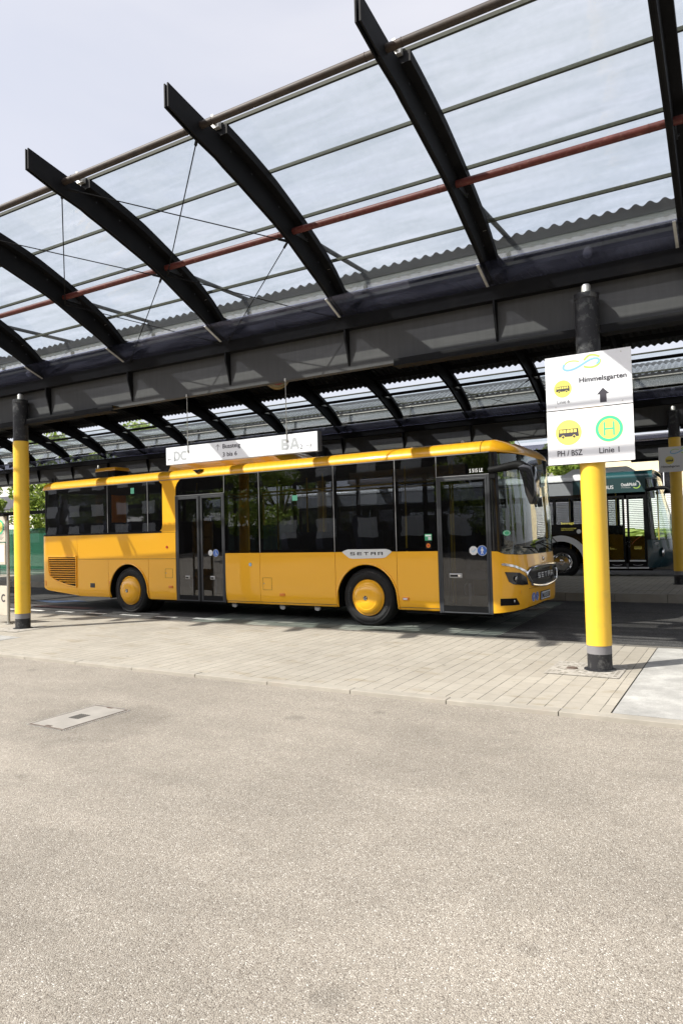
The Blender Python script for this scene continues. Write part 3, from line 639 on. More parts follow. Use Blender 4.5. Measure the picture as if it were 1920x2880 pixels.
def infinity(cx, cy, w_, fn, parent, off):
    def bez(p, n=18):
        o = []
        for i in range(n+1):
            t_ = i/n; u = 1-t_; o.append(tuple(u**3*p[0][k]+3*u*u*t_*p[1][k]+3*u*t_*t_*p[2][k]+t_**3*p[3][k] for k in (0,1)))
        return o
    S = lambda a, b: (cx+a*w_, cy+b*w_)
    g1 = bez([S(-.45,.02),S(-.38,.16),S(-.2,.14),S(-.06,.09)]); stroke(g1, .035*w_, fn, 'logo_green', M['lgrn'], parent, off)
    g2 = bez([S(.07,.10),S(.2,.27),S(.3,.24),S(.47,.15)]); stroke(g2, .05*w_, fn, 'logo_green', M['lgrn'], parent, off)
    g3 = bez([S(.06,-.06),S(.25,-.16),S(.5,-.1),S(.48,.08)]); stroke(g3, .05*w_, fn, 'logo_green', M['lgrn'], parent, off)
    b1 = bez([S(-.44,.06),S(-.56,-.10),S(-.36,-.17),S(-.1,-.06)])+bez([S(-.1,-.06),S(.08,.02),S(.2,.12),S(.34,.12)])[1:]+bez([S(.34,.12),S(.5,.11),S(.47,.0),S(.38,-.03)])[1:]
    stroke(b1, .05*w_, fn, 'logo_blue', M['lblue'], parent, off+.001)
def sign_panel(name, label, cat, loc, wd, ht, rz=0):
    t = empty(name, label, cat, loc, rz)
    MB().box((-wd/2,0,-ht/2),(wd/2,.004,ht/2)).build('panel', M['white'], t)
    for sx in (-1,1):
        for sz in (-1,1): MB().lathe([(0,-.004),(.007,-.003),(.008,0)], (sx*(wd/2-.1),0,sz*(ht/2-.035)), 'y', 10).build('screw', M['alu'], t)
    return t, (lambda a, b, o=0: (a-wd/2, -.0012-o, b-ht/2))
sw, sh = .885, .585
t, f = sign_panel('line_sign', 'upper white sign on the big yellow post, with a thick upward arrow', 'sign', (.01,-.16,3.115), sw, sh)
K = sw/897.   # crop pixel -> metres, sign spans px 122..1019 ; top 250..800
infinity(.435*sw*1.0, .80*sh, .40, f, t, 0)
text('Himmelsgarten', .405*sw, .44*sh, .535*sw, .115*sh, f, 'lettering', M['dark'], t, .0022)
text('Linie 6', .135*sw, .115*sh, .145*sw, .065*sh, f, 'lettering', M['dark'], t)
flat(circ(.205*sw,.39*sh,.094,40), f, 'yellow_disc', M['syel'], t); bus_icon(.205*sw, .39*sh, .145, f, t, .001)
flat([(.635*sw,.06*sh),(.71*sw,.06*sh),(.71*sw,.21*sh),(.745*sw,.21*sh),(.672*sw,.325*sh),(.60*sw,.21*sh),(.635*sw,.21*sh)], f, 'arrow', M['dark'], t)
t, f = sign_panel('line_sign', 'lower white sign on the big yellow post, with a green ringed H', 'sign', (.01,-.16,2.52), sw, sh)
flat(circ(.255*sw,.585*sh,.137,44), f, 'yellow_disc', M['syel'], t); bus_icon(.255*sw,.58*sh,.215, f, t, .001)
flat(circ(.725*sw,.59*sh,.140,44), f, 'yellow_disc', M['syel'], t); ring(.725*sw,.59*sh,.107,.136, f, 'green_ring', M['sgrn'], t, .001)
for a, b, c_, d in ((-.055,-.072,-.038,.072),(.038,-.072,.055,.072),(-.038,-.009,.038,.009)):
    flat([(.725*sw+a,.59*sh+b),(.725*sw+c_,.59*sh+b),(.725*sw+c_,.59*sh+d),(.725*sw+a,.59*sh+d)], f, 'stop_letter', M['sgrn'], t, .001)
text('PH / BSZ', .115*sw, .15*sh, .295*sw, .105*sh, f, 'lettering', M['dark'], t, .001)
text('Linie 1', .605*sw, .155*sh, .225*sw, .10*sh, f, 'lettering', M['dark'], t, .0007)
t, f = sign_panel('line_sign', 'small white line sign in shade on the yellow post at the right edge', 'sign', (.06,YB-.2,3.07+.0), .72, .585)
infinity(.46, .47, .42, f, t, 0); flat(circ(.235,.275,.095,36), f, 'yellow_disc', M['syel'], t); bus_icon(.235,.275,.15, f, t, .001)
text('Himmelsgarten', .06, .09, .38, .065, f, 'lettering', M['dark'], t, .001)
# hanging sign
t = empty('hanging_sign', 'long white hanging direction sign in front of the beam, above the orange bus roof', 'sign', (-5.01,.16,2.82))
wd, ht = 2.80, .268
MB().box((-wd/2,0,-ht/2),(wd/2,.09,ht/2)).build('panel', M['white'], t)
MB().box((wd/2,-.004,-ht/2-.003),(wd/2+.012,.094,ht/2+.003)).build('end_frame', M['frame'], t)
f = lambda a, b, o=0: (a-wd/2, -.0012-o, b-ht/2)
def big(pts, k=0): stroke(pts, .034, f, 'large_lettering', M['offw'], t, .0002*k)
def arc_(cx, cy, rx, ry, a0, a1, n=14): return [(cx+rx*math.cos(R(a0+(a1-a0)*i/n)), cy+ry*math.sin(R(a0+(a1-a0)*i/n))) for i in range(n+1)]
big([(.175,.045),(.175,.20)]); big([(.192,.183)]+arc_(.215,.1225,.062,.0605,90,-90)+[(.192,.062)], 1)
big(arc_(.375,.1225,.062,.0605,50,310))
big([(2.22,.05),(2.22,.21)]); big([(2.237,.193)]+arc_(2.265,.165,.035,.028,90,-90,8)+[(2.237,.137)], 1); big([(2.237,.123)]+arc_(2.27,.095,.042,.028,90,-90,8)+[(2.237,.067)], 2)
big([(2.36,.05),(2.42,.21)]); big([(2.43,.21),(2.49,.05)], 1); big([(2.385,.10),(2.465,.10)], 2)
text('2', .165, .05, .035, .055, f, 'lettering', M['dark'], t); text('2', 2.515, .045, .042, .062, f, 'lettering', M['dark'], t)
text('Bussteig', 1.14, .145, .33, .085, f, 'lettering', M['dark'], t, .0022); text('3 bis 6', 1.14, .045, .265, .062, f, 'lettering', M['dark'], t, .0022)
def arrow(cx, cy, L_, ang, fn, parent, wv=.007):
    c, s = math.cos(ang), math.sin(ang); g = lambda a, b: (cx+c*a-s*b, cy+s*a+c*b)
    stroke([g(-L_/2,0), g(L_/2,0)], wv, fn, 'arrow', M['dark'], parent); stroke([g(L_*.12,.38*L_), g(L_/2,0), g(L_*.12,-.38*L_)], wv, fn, 'arrow', M['dark'], parent, .0005)
arrow(.08,.08,.07,math.pi,f,t); arrow(1.045,.19,.085,math.pi/2,f,t); arrow(2.66,.085,.095,0,f,t)
for xx in (-.94,.90):
    mb = MB(); mb.tube([(xx,-.008,.05),(xx,-.008,.90)], .006, 6); mb.box((xx-.012,-.016,.03),(xx+.012,0,.06)); mb.box((xx-.012,-.02,.885),(xx+.012,.0,.925)); mb.build('hanger_rod', M['pole'], t)
# red clock
t = empty('platform_clock', 'round red clock hanging half hidden behind the bottom edge of the near beam', 'clock', (-5.2,1.5,4.18), R(35))
MB().lathe([(0,-.08),(.20,-.08),(.215,-.06),(.215,.08),(0,.08)], (0,0,0), 'y', 32).build('case', M['clocky'], t, smooth=True)
MB().lathe([(0,-.084),(.165,-.084),(.168,-.08)], (0,0,0), 'y', 32).build('red_face', M['clockr'], t)
mb = MB()
for k in range(12):
    a = k*math.pi/6; mb.bar((.13*math.cos(a),-.087,.13*math.sin(a)),(.155*math.cos(a),-.087,.155*math.sin(a)),.008,.002,up=(0,1,0))
mb.build('hour_mark', M['white'], t)
MB().tube([(0,0,.2),(0,0,1.0)], .015, 8).build('hanger_rod', M['steel'], t)
# bus stop post at the left edge
t = empty('bus_stop_sign', 'beige bus stop board marked 2 and C at the left edge of the photo', 'sign', (-10.62,.3,0), R(-3))
MB().tube([(0,0,0),(0,0,1.95)], .027, 14).build('pole', M['pole'], t, smooth=True)
MB().tube([(-.62,0,0),(-.62,0,1.95)], .027, 14).build('pole', M['pole'], t, smooth=True)
MB().lathe([(.028,.02),(.07,.015),(.07,0)], (0,0,0), n=16).build('foot_plate', M['pole'], t)
fb = lambda a, b, o=0: (a-.64, -.0312-o, b)
for (za, zb, xr) in ((1.55,2.03,-.03),(1.12,1.53,-.045),(.17,.72,0)):
    MB().box((-.64,-.03,za),(xr,.0,zb)).build('board', M['boxw'], t, bevel=.004)
flat(circ(.42,1.83,.14,30), fb, 'green_disc', M['stg'], t); flat(circ(.42,1.83,.10,30), fb, 'yellow_disc', M['syel'], t, .001)
text('2', .535, 1.77, .06, .13, fb, 'lettering', M['dark'], t)
for k in range(6): flat([(.3,1.70-.022*k),(.56-.03*(k%3),1.70-.022*k),(.56-.03*(k%3),1.706-.022*k),(.3,1.706-.022*k)], fb, 'timetable_line', M['dark'], t)
MB().box((-.5,-.033,1.17),(-.08,-.03,1.49)).build('timetable_sheet', M['white'], t)
mb = MB()
for k in range(9): mb.box((-.46,-.0345,1.46-.03*k),(-.14-.05*(k%2),-.0335,1.464-.03*k))
mb.build('timetable_line', M['dark'], t)
text('C', .46, .42, .11, .14, fb, 'lettering', M['dark'], t, .007); text('B', .28, .42, .11, .14, fb, 'lettering', M['dark'], t, .007)
MB().prism([(-.10,2.03),(.02,2.04),(.03,2.08),(-.02,2.09)], lambda a, b, t_: (a, t_, b), -.1, .02).build('solar_lamp', M['blackm'], t)

# ------------------------------------------------------------------ orange bus
BYAW = -.0313
bus = empty('low_floor_bus', 'orange regional bus with dark windows parked beside the near platform', 'bus', (-13.8645, 3.2, -.12), BYAW)
BW = 2.5
def cr(P, n=6):
    """Catmull-Rom through points"""
    P = [Vector(p_) for p_ in P]; o = []
    for i in range(len(P)-1):
        a = P[max(i-1,0)]; b = P[i]; c = P[i+1]; d = P[min(i+2,len(P)-1)]
        for k in range(n):
            t_ = k/n; o.append(.5*((2*b)+(c-a)*t_+(2*a-5*b+4*c-d)*t_*t_+(3*b-a-3*c+d)*t_**3))
    o.append(P[-1]); return o
def interp(x, T):
    if x <= T[0][0]: return T[0][1]
    for (a, b), (c, d) in zip(T[:-1], T[1:]):
        if x <= c: return b+(d-b)*(x-a)/(c-a)
    return T[-1][1]
VP = [(.30,.075),(.36,.035),(.42,.016),(.52,.004),(.7,0),(2.2,0),(2.9,.008)]
vz = lambda z: interp(z, VP)
PL = [(.33,.41),(.45,.45),(.8,.465),(1.0,.46),(1.25,.43),(1.33,.435),(2.0,.42),(2.9,.365),(3.1,.3)]
def Sf(v, z, o=0.):
    def s0(v): return 11.8+interp(z, PL)*max(1-abs(v/1.25-1)**5, 0)**(1/1.3)
    u = s0(v)
    if o:
        e = .004; v1, v2 = max(v-e, 0), min(v+e, 2.5); du, dv = s0(v2)-s0(v1), v2-v1; L_ = math.hypot(du, dv); u += o*dv/L_; v -= o*du/L_
    return (u, v, z)
FV = [1.25*(1-math.cos(math.pi*k/40)) for k in range(41)]
FV = [0,.004,.012]+[v for v in FV[2:-2]]+[2.488,2.496,2.5]
def sidef(u, z, o=0.):
    """near side incl. rounded rear corner for u<.5: u below .5 unrolls round the corner"""
    if u >= .5: return (u, vz(z)-o, z)
    r = .28; a = (.5-u)/r
    if a <= math.pi/2: return (.5-(r+o-vz(z))*math.sin(a), .28-(r+o-vz(z))*math.cos(a), z)
    return (.5-r-o+vz(z), .28+(.5-u-r*math.pi/2), z)
def rows(z0, z1):
    return sorted({round(z, 4) for z in [z0, z1]+[q for q in (.33,.345,.36,.39,.42,.47,.52,.6,.7,.9,1.1) if z0 < q < z1]})
def side_panel(name, u0, u1, zlo, zhi, mat='bus', far=False, parent=bus, n=None, o=0.):
    us = lin(u0, u1, n or max(2, int((u1-u0)/.06))); zf0 = zlo if callable(zlo) else (lambda u: zlo); zf1 = zhi if callable(zhi) else (lambda u: zhi)
    P = []
    for i in range(13):
        t_ = i/12; P.append([sidef(u, zf0(u)+(zf1(u)-zf0(u))*(t_**1.6 if zf0(u) < .7 else t_), o) for u in us])
    return MB().solid(P, (0,.012,0)).build(name, M[mat], parent, smooth=True, ang=40)
AF, AR, RA = 9.49, 3.41, .615
def archz(c, base):
    def f_(u):
        d = abs(u-c)
        if d >= RA: return base
        return max(base, .50+math.sqrt(RA*RA-d*d)*1.0)
    return f_
g = .004
# rear quarter
side_panel('rear_corner_panel', -.25, 1.68-g, lambda u: interp(u, [(-.3,.62),(.35,.55),(.55,.47),(1.7,.36)]), 1.775)
side_panel('body_panel', 1.68+g, 4.87, 1.222, 1.775)
side_panel('body_panel', 1.68+g, 2.755-g, .352, 1.214)
side_panel('wheel_surround', 2.755+g, 4.05-g, archz(AR, .345), 1.214)
side_panel('body_panel', 4.05+g, 4.87, .345, 1.214)
# pillar between rear windows and door
P = [];
for z in lin(1.78, 2.895, 14):
    ul = 4.50-.10*max(0,(1.92-z)/.12)**2*(z<1.92) + 0
    if z > 2.75: ul = 4.52-.12*((z-2.75)/.145)**2
    ur = 4.89+.14*max(0,(z-2.70)/.195)**2
    P.append([sidef(ul+(ur-ul)*k/4, z) for k in range(5)])
MB().solid(P, (0,.012,0)).build('window_pillar', M['bus'], bus, smooth=True)
# front half
zt = 1.325
side_panel('body_panel', 6.245, 7.12-g, .335, zt); side_panel('body_panel', 7.12+g, 8.85-g, .335, zt)
side_panel('wheel_surround', 8.85+g, 10.10-g, archz(AF, .33), zt, n=60)
side_panel('body_panel', 10.10+g, 10.865, .33, zt)
for c, lip in ((AF, .33), (AR, .345)):
    pts = [(c-RA, -.004+vz(.35), lip+.01)]+[(c-RA*math.cos(a), -.006, .50+RA*math.sin(a)) for a in lin(0, math.pi, 28)]+[(c+RA, -.004+vz(.35), lip+.01)]
    MB().tube(pts, .016, 8).build('arch_lip', M['bus'], bus, smooth=True)
    mb = MB(); mb.lathe([(RA-.006,.012),(RA-.006,.85)], (c,0,.5), 'y', 28, a0=0, a1=math.pi); mb.box((c-RA,.85,.33),(c+RA,.86,1.1)); mb.box((c-RA-.005,.012,.33),(c-RA,.85,.5)); mb.box((c+RA,.012,.33),(c+RA+.005,.85,.5))
    mb.build('wheel_well', M['blackm'], bus)
# far side, rear wall
MB().solid([[(u, BW-.0, z) for u in lin(.5, 11.8, 20)] for z in (.34,.6,1.33)], (0,-.012,0)).build('far_side_panel', M['bus'], bus)
MB().box((.225,.28,.62),(.245,2.22,1.78)).build('rear_wall', M['bus'], bus, bevel=.004)
MB().box((.23,.28,1.79),(.24,2.22,2.89)).build('rear_window', M['paned'], bus)
MB().solid([[(.22+.28*(1-math.sin(a)), 2.22+.28*math.cos(a), z) for a in lin(0, math.pi/2, 8)] for z in (.55, 1.78, 2.89)], (0,-.0,-.0)).build('far_corner', M['bus'], bus)
# undercarriage
mb = MB(); mb.box((.6,.12,.40),(2.7,2.4,.72)); mb.box((4.15,.12,.30),(8.75,2.4,.345)); mb.box((10.2,.12,.27),(11.9,2.4,.34)); mb.box((2.8,.9,.3),(4.0,1.6,.7)); mb.box((8.8,.95,.3),(10.1,1.55,.5))
mb.build('underframe', M['blackm'], bus)
for u in (6.35,7.55,8.35): MB().prism([(u-.06,.33),(u+.06,.33),(u+.06,.26),(u+.02,.235),(u-.05,.25)], lambda a, b, t_: (a,t_,b), .12, .16).build('jacking_bracket', M['silver'], bus)
# wheels
def wheel(c, v0, parent, hub='bus', name='wheel', r=.52, capr=.305, sgn=1):
    w_ = empty_child(name, parent, (c, v0, r-.002))
    prof = [(.30,.06),(.33,.012),(.36,.0),(.40,-.006),(.43,-.004),(.435,.0),(.455,.0),(.46,-.004),(.485,.008),(.508,.035),(.52,.06)]
    for k in range(4): prof += [(.52,.08+k*.045),(.508,.083+k*.045),(.508,.09+k*.045),(.52,.093+k*.045)]
    prof += [(.52,.25),(.49,.28),(.30,.29)]
    MB().lathe([(q*r/.52, h*sgn) for q, h in prof], (0,0,0), 'y', 56).build('tyre', M['rubber'], w_, smooth=True, ang=50)
    return w_
def empty_child(name, parent, loc):
    o = bpy.data.objects.new(name, None); C.objects.link(o); o.parent = parent; o.location = loc; o.empty_display_size = .1; return o
def capped(c, v0):
    w_ = wheel(c, v0, bus)
    MB().lathe([(.318,.03),(.318,-.0),(.31,-.008),(.302,-.006),(.296,-.02),(.27,-.05),(.225,-.075),(.205,-.083),(.195,-.082),(.18,-.088),(.10,-.098),(.045,-.1),(.04,-.098),(0,-.098)], (0,0,0), 'y', 64).build('hub_cover', M['bus'], w_, smooth=True, ang=25)
    MB().lathe([(.3185,.04),(.331,.02),(.331,.03)], (0,0,0), 'y', 48).build('rim_edge', M['blackm'], w_, smooth=True)
    MB().lathe([(.04,-.0985),(.04,-.104),(0,-.106)], (0,0,0), 'y', 28).build('hub_badge', M['blackgl'], w_, smooth=True)
    mb = MB()
    for a in (.6, 2.2, 3.8, 5.3): mb.add([(.008*math.cos(a),-.1075,.008*math.sin(a)),(.034*math.cos(a-.35),-.1065,.034*math.sin(a-.35)),(.034*math.cos(a+.3),-.1065,.034*math.sin(a+.3))], [(0,1,2)])
    mb.build('badge_mark', M['chrome'], w_, recalc=False)
    def arc(s, a0, span, rr, hh):
        vs, fs = text2d(s); return MB().add([(((rr+hh*b)*math.cos(a0-span*a)), -.0075, ((rr+hh*b)*math.sin(a0-span*a))) for a, b in vs], fs).build('tyre_lettering', M['letter_tyre'], w_, recalc=False)
    arc('Continental', R(-20)+0, R(50), .375, .045); arc('Conti Coach HA3', R(205), R(52), .378, .036); arc('A 295/80 R 22.5', R(98), R(45), .44, .026)
    return w_
capped(AF, .045); capped(AR, .045)
for c in (AF, AR): wheel(c, BW-.045, bus, sgn=-1)
wheel(AR, .42, bus)
# glazing
def pane(name, u0, u1, z0, z1, mat='pane', frit=.035, parent=bus, rc=0):
    t_ = MB().solid([[sidef(u, z, -.002) for u in lin(u0, u1, max(2, int((u1-u0)/.3)))] for z in lin(z0, z1, 6)], (0,.006,0)).build(name, M[mat], parent, smooth=True)
    mb = MB()
    for (a, b, c_, d) in ((u0,u1,z0,z0+frit),(u0,u1,z1-frit,z1),(u0,u0+frit,z0+frit,z1-frit),(u1-frit,u1,z0+frit,z1-frit)):
        mb.solid([[sidef(u, z, -.011) for u in lin(a, b, max(1, int((b-a)/.3)))] for z in lin(c_, d, 2)], (0,.012,0))
    mb.build('black_border', M['blackm'], t_)
    return t_
zb, ztp = 1.332, 2.893
for a, b, m_ in ((6.245,7.13,'paned'),(7.135,8.845,'pane'),(8.85,10.10,'pane'),(10.105,10.875,'paned')):
    pane('side_window', a, b, zb, ztp, m_, .05)
pane('top_window', 4.90, 6.24, 2.545, ztp, 'paned', .04); pane('top_window', 10.88, 11.80, 2.555, ztp, 'paned', .04)
for a, b, m_ in ((-.2,.50,'paned'),(.503,2.752,'pane'),(2.758,4.05,'pane'),(4.056,4.50,'paned')):
    pane('rear_side_window', a, b, 1.815, ztp, m_, .04)
for u, z in ((7.132,zb),(8.847,zb),(10.102,zb),(10.877,zb),(2.755,1.815),(4.053,1.815),(6.245,2.545)):
    MB().box((u-.005,-.004,z),(u+.005,.004,ztp)).build('window_joint', M['silver'], bus)
side_panel('window_seal', -.25, 4.47, 1.778, 1.814, 'blackm', o=.004)
MB().box((.5,-.006,2.894),(11.8,.006,2.902)).build('gutter_strip', M['silver'], bus)
# rounded upper corner of the door top window
# far side windows
for a, b in ((.5,2.7),(2.75,4.4),(4.45,6.2),(6.25,7.9),(7.95,9.5),(9.55,11.0),(11.05,11.8)):
    MB().box((a,BW-.01,1.335),(b,BW-.004,2.89)).build('far_window', M['pane'], bus)
mb = MB()
for u in (2.72,4.42,6.22,7.92,9.52,11.02): mb.box((u-.04,BW-.06,1.3),(u+.04,BW-.012,2.9))
for u in (2.755,4.0,4.75,6.25,7.13,8.85,10.1,10.87): mb.box((u-.035,.014,1.3),(u+.035,.07,2.9))
mb.build('body_pillar', M['blackm'], bus)
# roof: inset contours
def contour(d, zz):
    pts = []
    r = .28; n = 8
    pts += [(.22+d, BW-r+ (0), zz)] if False else []
    # start at rear centre -> near corner -> near side -> front -> far side -> rear
    for k in range(n+1):
        a = math.pi/2*k/n; pts.append((.22+d+(r-d*.3)*(1-math.cos(math.pi/2-a)) if False else .5-(r-d)*math.cos(a) if d < r else .22+d, .28-(r-d)*math.sin(a) if d < r else d, zz))
    for u in lin(.9, 11.5, 20): pts.append((u, d, zz))
    pr = interp(zz, [(2.9,.375),(3.0,.33),(3.15,.2)])
    for v in FV:
        s_ = max(1-abs(v/1.25-1)**5, 0)**(1/1.3); vv = d+(BW-2*d)*v/BW
        pts.append((11.8-.3*d*0+(pr-d*.55)*s_-(d*.45)*(1-s_)*0, vv, zz-.035*s_*(1-min(1, d/.4))))
    for u in lin(11.5, .9, 20): pts.append((u, BW-d, zz))
    for k in range(n+1):
        a = math.pi/2*(1-k/n); pts.append((.5-(r-d)*math.cos(a) if d < r else .22+d, BW-.28+(r-d)*math.sin(a) if d < r else BW-d, zz))
    return pts
rp_ = [(.010,2.902),(-.004,2.915),(-.004,2.94),(.006,2.975),(.025,3.01),(.055,3.045),(.10,3.075),(.17,3.10),(.27,3.118),(.45,3.135),(.8,3.15),(1.15,3.155)]
rings = [contour(d, z) for d, z in rp_]; n_ = len(rings[0]); vs = [p_ for rg in rings for p_ in rg]
fs = [(i*n_+k, i*n_+(k+1) % n_, (i+1)*n_+(k+1) % n_, (i+1)*n_+k) for i in range(len(rings)-1) for k in range(n_)]
fs.append(tuple(range((len(rings)-1)*n_, len(rings)*n_)))
MB().add(vs, fs).build('roof', M['bus'], bus, smooth=True, ang=50)
MB().box((.4,.05,2.86),(11.85,2.45,2.89)).build('ceiling', M['inter'], bus)
mb = MB(); mb.tube([(11.655,-.006,2.90),(11.655,-.003,2.96),(11.655,.022,3.02),(11.655,.07,3.065),(11.655,.18,3.106),(11.655,.5,3.14)], .004, 6); mb.build('roof_seam', M['blackm'], bus)
# air conditioning box and roof fairing
def rbox(name, u0, u1, v0, v1, z0, z1, mat, taper=.06, parent=bus, bev=.03, fr=0, rr=0):
    vs = [(u0,v0,z0),(u1,v0,z0),(u1,v1,z0),(u0,v1,z0),(u0+taper+rr,v0+taper,z1),(u1-taper-fr,v0+taper,z1),(u1-taper-fr,v1-taper,z1),(u0+taper+rr,v1-taper,z1)]
    return MB().add(vs, [(0,3,2,1),(4,5,6,7),(0,1,5,4),(1,2,6,5),(2,3,7,6),(3,0,4,7)]).build(name, M[mat], parent, smooth=True, bevel=bev)
rbox('cooler_housing', 1.27, 1.97, .90, 1.32, 3.10, 3.36, 'blackm', .01, bev=.01)
rbox('cooler_lid', 1.24, 2.0, .87, 1.35, 3.35, 3.44, 'bus', .03, bev=.02)
mb = MB()
for k in range(9): mb.box((1.30,.892,3.19+.018*k),(1.72,.898,3.197+.018*k))
mb.build('cooler_grille', M['frame'], bus)
rbox('roof_fairing', 4.28, 7.5, .36, 2.14, 3.09, 3.44, 'bus', .08, bev=.06, fr=.5, rr=.05)
mb = MB(); mb.bar((4.75,.40,3.29),(6.45,.40,3.29),.03,.03); mb.build('fairing_groove', M['bus'], bus, bevel=.008)
MB().prism([(5.42,3.055),(5.66,3.06),(5.62,3.01),(5.54,2.985)], lambda a, b, t_: (a,t_,b), -.03, .08).build('roof_camera', M['blackgl'], bus, bevel=.006)
MB().prism([(11.0,3.14),(11.1,3.14),(11.07,3.22),(11.04,3.22)], lambda a, b, t_: (a,t_,b), .75, .78).build('antenna_fin', M['whitep'], bus)
MB().tube([(11.75,1.9,3.12),(11.6,1.9,3.38)], .004, 6).build('antenna', M['blackm'], bus)
MB().lathe([(.012,0),(.02,.0),(.02,.03),(0,.035)], (10.2,.5,3.13), n=10).build('roof_knob', M['silver'], bus)
# doors
def leaf(u0, u1, z0, z1, name='door_leaf', fw=.045, hw=True):
    L_ = empty_child(name, bus, (0,0,0)); mb = MB()
    for a, b, c_, d in ((u0,u0+fw,z0,z1),(u1-fw,u1,z0,z1),(u0+fw,u1-fw,z1-fw,z1),(u0+fw,u1-fw,z0,z0+.02)): mb.box((a,-.008,c_),(b,.03,d))
    mb.build('leaf_frame', M['frame'], L_, bevel=.006)
    MB().box((u0+fw,.002,z0+.02),(u1-fw,.02,z0+.12)).build('kick_panel', M['blackm'], L_)
    mb = MB(); mb.box((u0+fw,.0,z0+.12),(u1-fw,.005,z1-fw)); mb.build('leaf_glass', M['paned'], L_)
    mb = MB()
    for a, b, c_, d in ((u0+fw,u0+fw+.03,z0+.12,z1-fw),(u1-fw-.03,u1-fw,z0+.12,z1-fw),(u0+fw+.03,u1-fw-.03,z1-fw-.04,z1-fw)): mb.box((a,.0055,c_),(b,.012,d))
    mb.build('glass_border', M['blackm'], L_)
    return L_
dl1 = leaf(4.925,5.545,.345,2.505); dl2 = leaf(5.60,6.215,.345,2.505)
mb = MB(); mb.box((5.548,-.012,.345),(5.597,.02,2.505)); mb.build('door_centre_seal', M['blackm'], bus)
mb = MB(); mb.box((4.885,-.006,.34),(4.922,.03,2.54)); mb.box((6.218,-.006,.34),(6.242,.03,2.54)); mb.box((4.922,-.006,2.508),(6.218,.03,2.54)); mb.build('door_surround', M['frame'], bus, bevel=.004)
fd = leaf(10.915,11.745,.315,2.505, fw=.035)
mb = MB(); mb.box((10.872,-.006,.31),(10.912,.03,2.55)); mb.box((11.748,-.006,.31),(11.79,.03,2.55)); mb.box((10.912,-.006,2.508),(11.748,.03,2.55)); mb.build('door_surround', M['frame'], bus, bevel=.006)
MB().box((10.872,-.009,2.545),(11.80,-.002,2.553)).build('door_top_trim', M['silver'], bus); MB().box((4.89,-.009,2.538),(6.245,-.002,2.545)).build('door_top_trim', M['silver'], bus)
def sf(a, b, o=0): return (a, -.0095-o, b)
def sg(a, b, o=0): return (a, -.0028-o, b)
def handle(u, z, par, w_=.125):
    MB().box((u-w_/2,-.012,z-.035),(u+w_/2,.0,z+.035)).build('handle_plate', M['silver'], par, bevel=.008)
    MB().box((u-w_/2+.015,-.015,z-.018),(u+w_/2-.035,-.0118,z+.012)).build('handle_recess', M['blackm'], par)
handle(5.215,.83,dl1); handle(5.905,.83,dl2); handle(11.175,.925,fd,.22)
MB().lathe([(.025,0),(.02,-.006),(0,-.006)], (11.235,-.012,.925), 'y', 16).build('lock', M['chrome'], fd)
for u, par in ((5.30,dl1),(5.93,dl2),(11.385,fd)):
    mb = MB(); mb.box((u-.018,.05,.46),(u+.018,.08,.80)); mb.build('inner_rail', M['whitep'], par)
    MB().tube([(u-.04-.06*math.sin(a),.06,.70+.10*math.cos(a)) for a in lin(.1,2.6,10)], .008, 6).build('inner_handle', M['whitep'], par)
def wheelchair(cx, cy, r, fn, par, off=0):
    flat(circ(cx,cy,r,32), fn, 'white_rim', M['white'], par, off); flat(circ(cx,cy,r*.93,32), fn, 'blue_disc', M['blue'], par, off+.0005)
    ring(cx+.03*r,cy-.25*r,.24*r,.33*r, fn, 'wheel_mark', M['white'], par, off+.001); flat(circ(cx-.05*r,cy+.58*r,.11*r,16), fn, 'head_mark', M['white'], par, off+.0015)
    stroke([(cx-.05*r,cy+.42*r),(cx,cy-.02*r),(cx+.3*r,cy-.05*r),(cx+.42*r,cy-.5*r)], .12*r, fn, 'body_mark', M['white'], par, off+.0015)
def walker(cx, cy, r, fn, par, off=0):
    flat(circ(cx,cy,r,32), fn, 'white_rim', M['white'], par, off); flat(circ(cx,cy,r*.93,32), fn, 'blue_disc', M['blue'], par, off+.0005)
    flat(circ(cx,cy+.56*r,.15*r,16), fn, 'head_mark', M['white'], par, off+.001)
    stroke([(cx,cy+.4*r),(cx,cy-.1*r)], .34*r, fn, 'body_mark', M['white'], par, off+.001); stroke([(cx-.02*r,cy-.05*r),(cx-.18*r,cy-.68*r)], .15*r, fn, 'leg_mark', M['white'], par, off+.0014); stroke([(cx+.02*r,cy-.05*r),(cx+.18*r,cy-.68*r)], .15*r, fn, 'leg_mark', M['white'], par, off+.0018)
    stroke([(cx-.15*r,cy+.35*r),(cx-.32*r,cy-.1*r)], .1*r, fn, 'arm_mark', M['white'], par, off+.0014); stroke([(cx+.15*r,cy+.35*r),(cx+.32*r,cy-.1*r)], .1*r, fn, 'arm_mark', M['white'], par, off+.0014)
def octagon(cx, cy, r, fn, par):
    flat([(cx+r*math.cos(math.pi/8+k*math.pi/4), cy+r*math.sin(math.pi/8+k*math.pi/4)) for k in range(8)], fn, 'white_octagon', M['white'], par)
    stroke([(cx-.4*r,cy),(cx-.1*r,cy-.35*r),(cx+.45*r,cy+.35*r)], .14*r, fn, 'tick_mark', M['lblue'], par, .0006); text('OK', cx-.3*r, cy+.5*r, .6*r, .14*r, fn, 'tiny_mark', M['lblue'], par) if False else None
octagon(5.855,1.335,.062,sg,dl2); wheelchair(5.998,1.33,.075,sg,dl2)
octagon(11.49,1.33,.075,sg,fd); walker(11.635,1.328,.083,sg,fd)
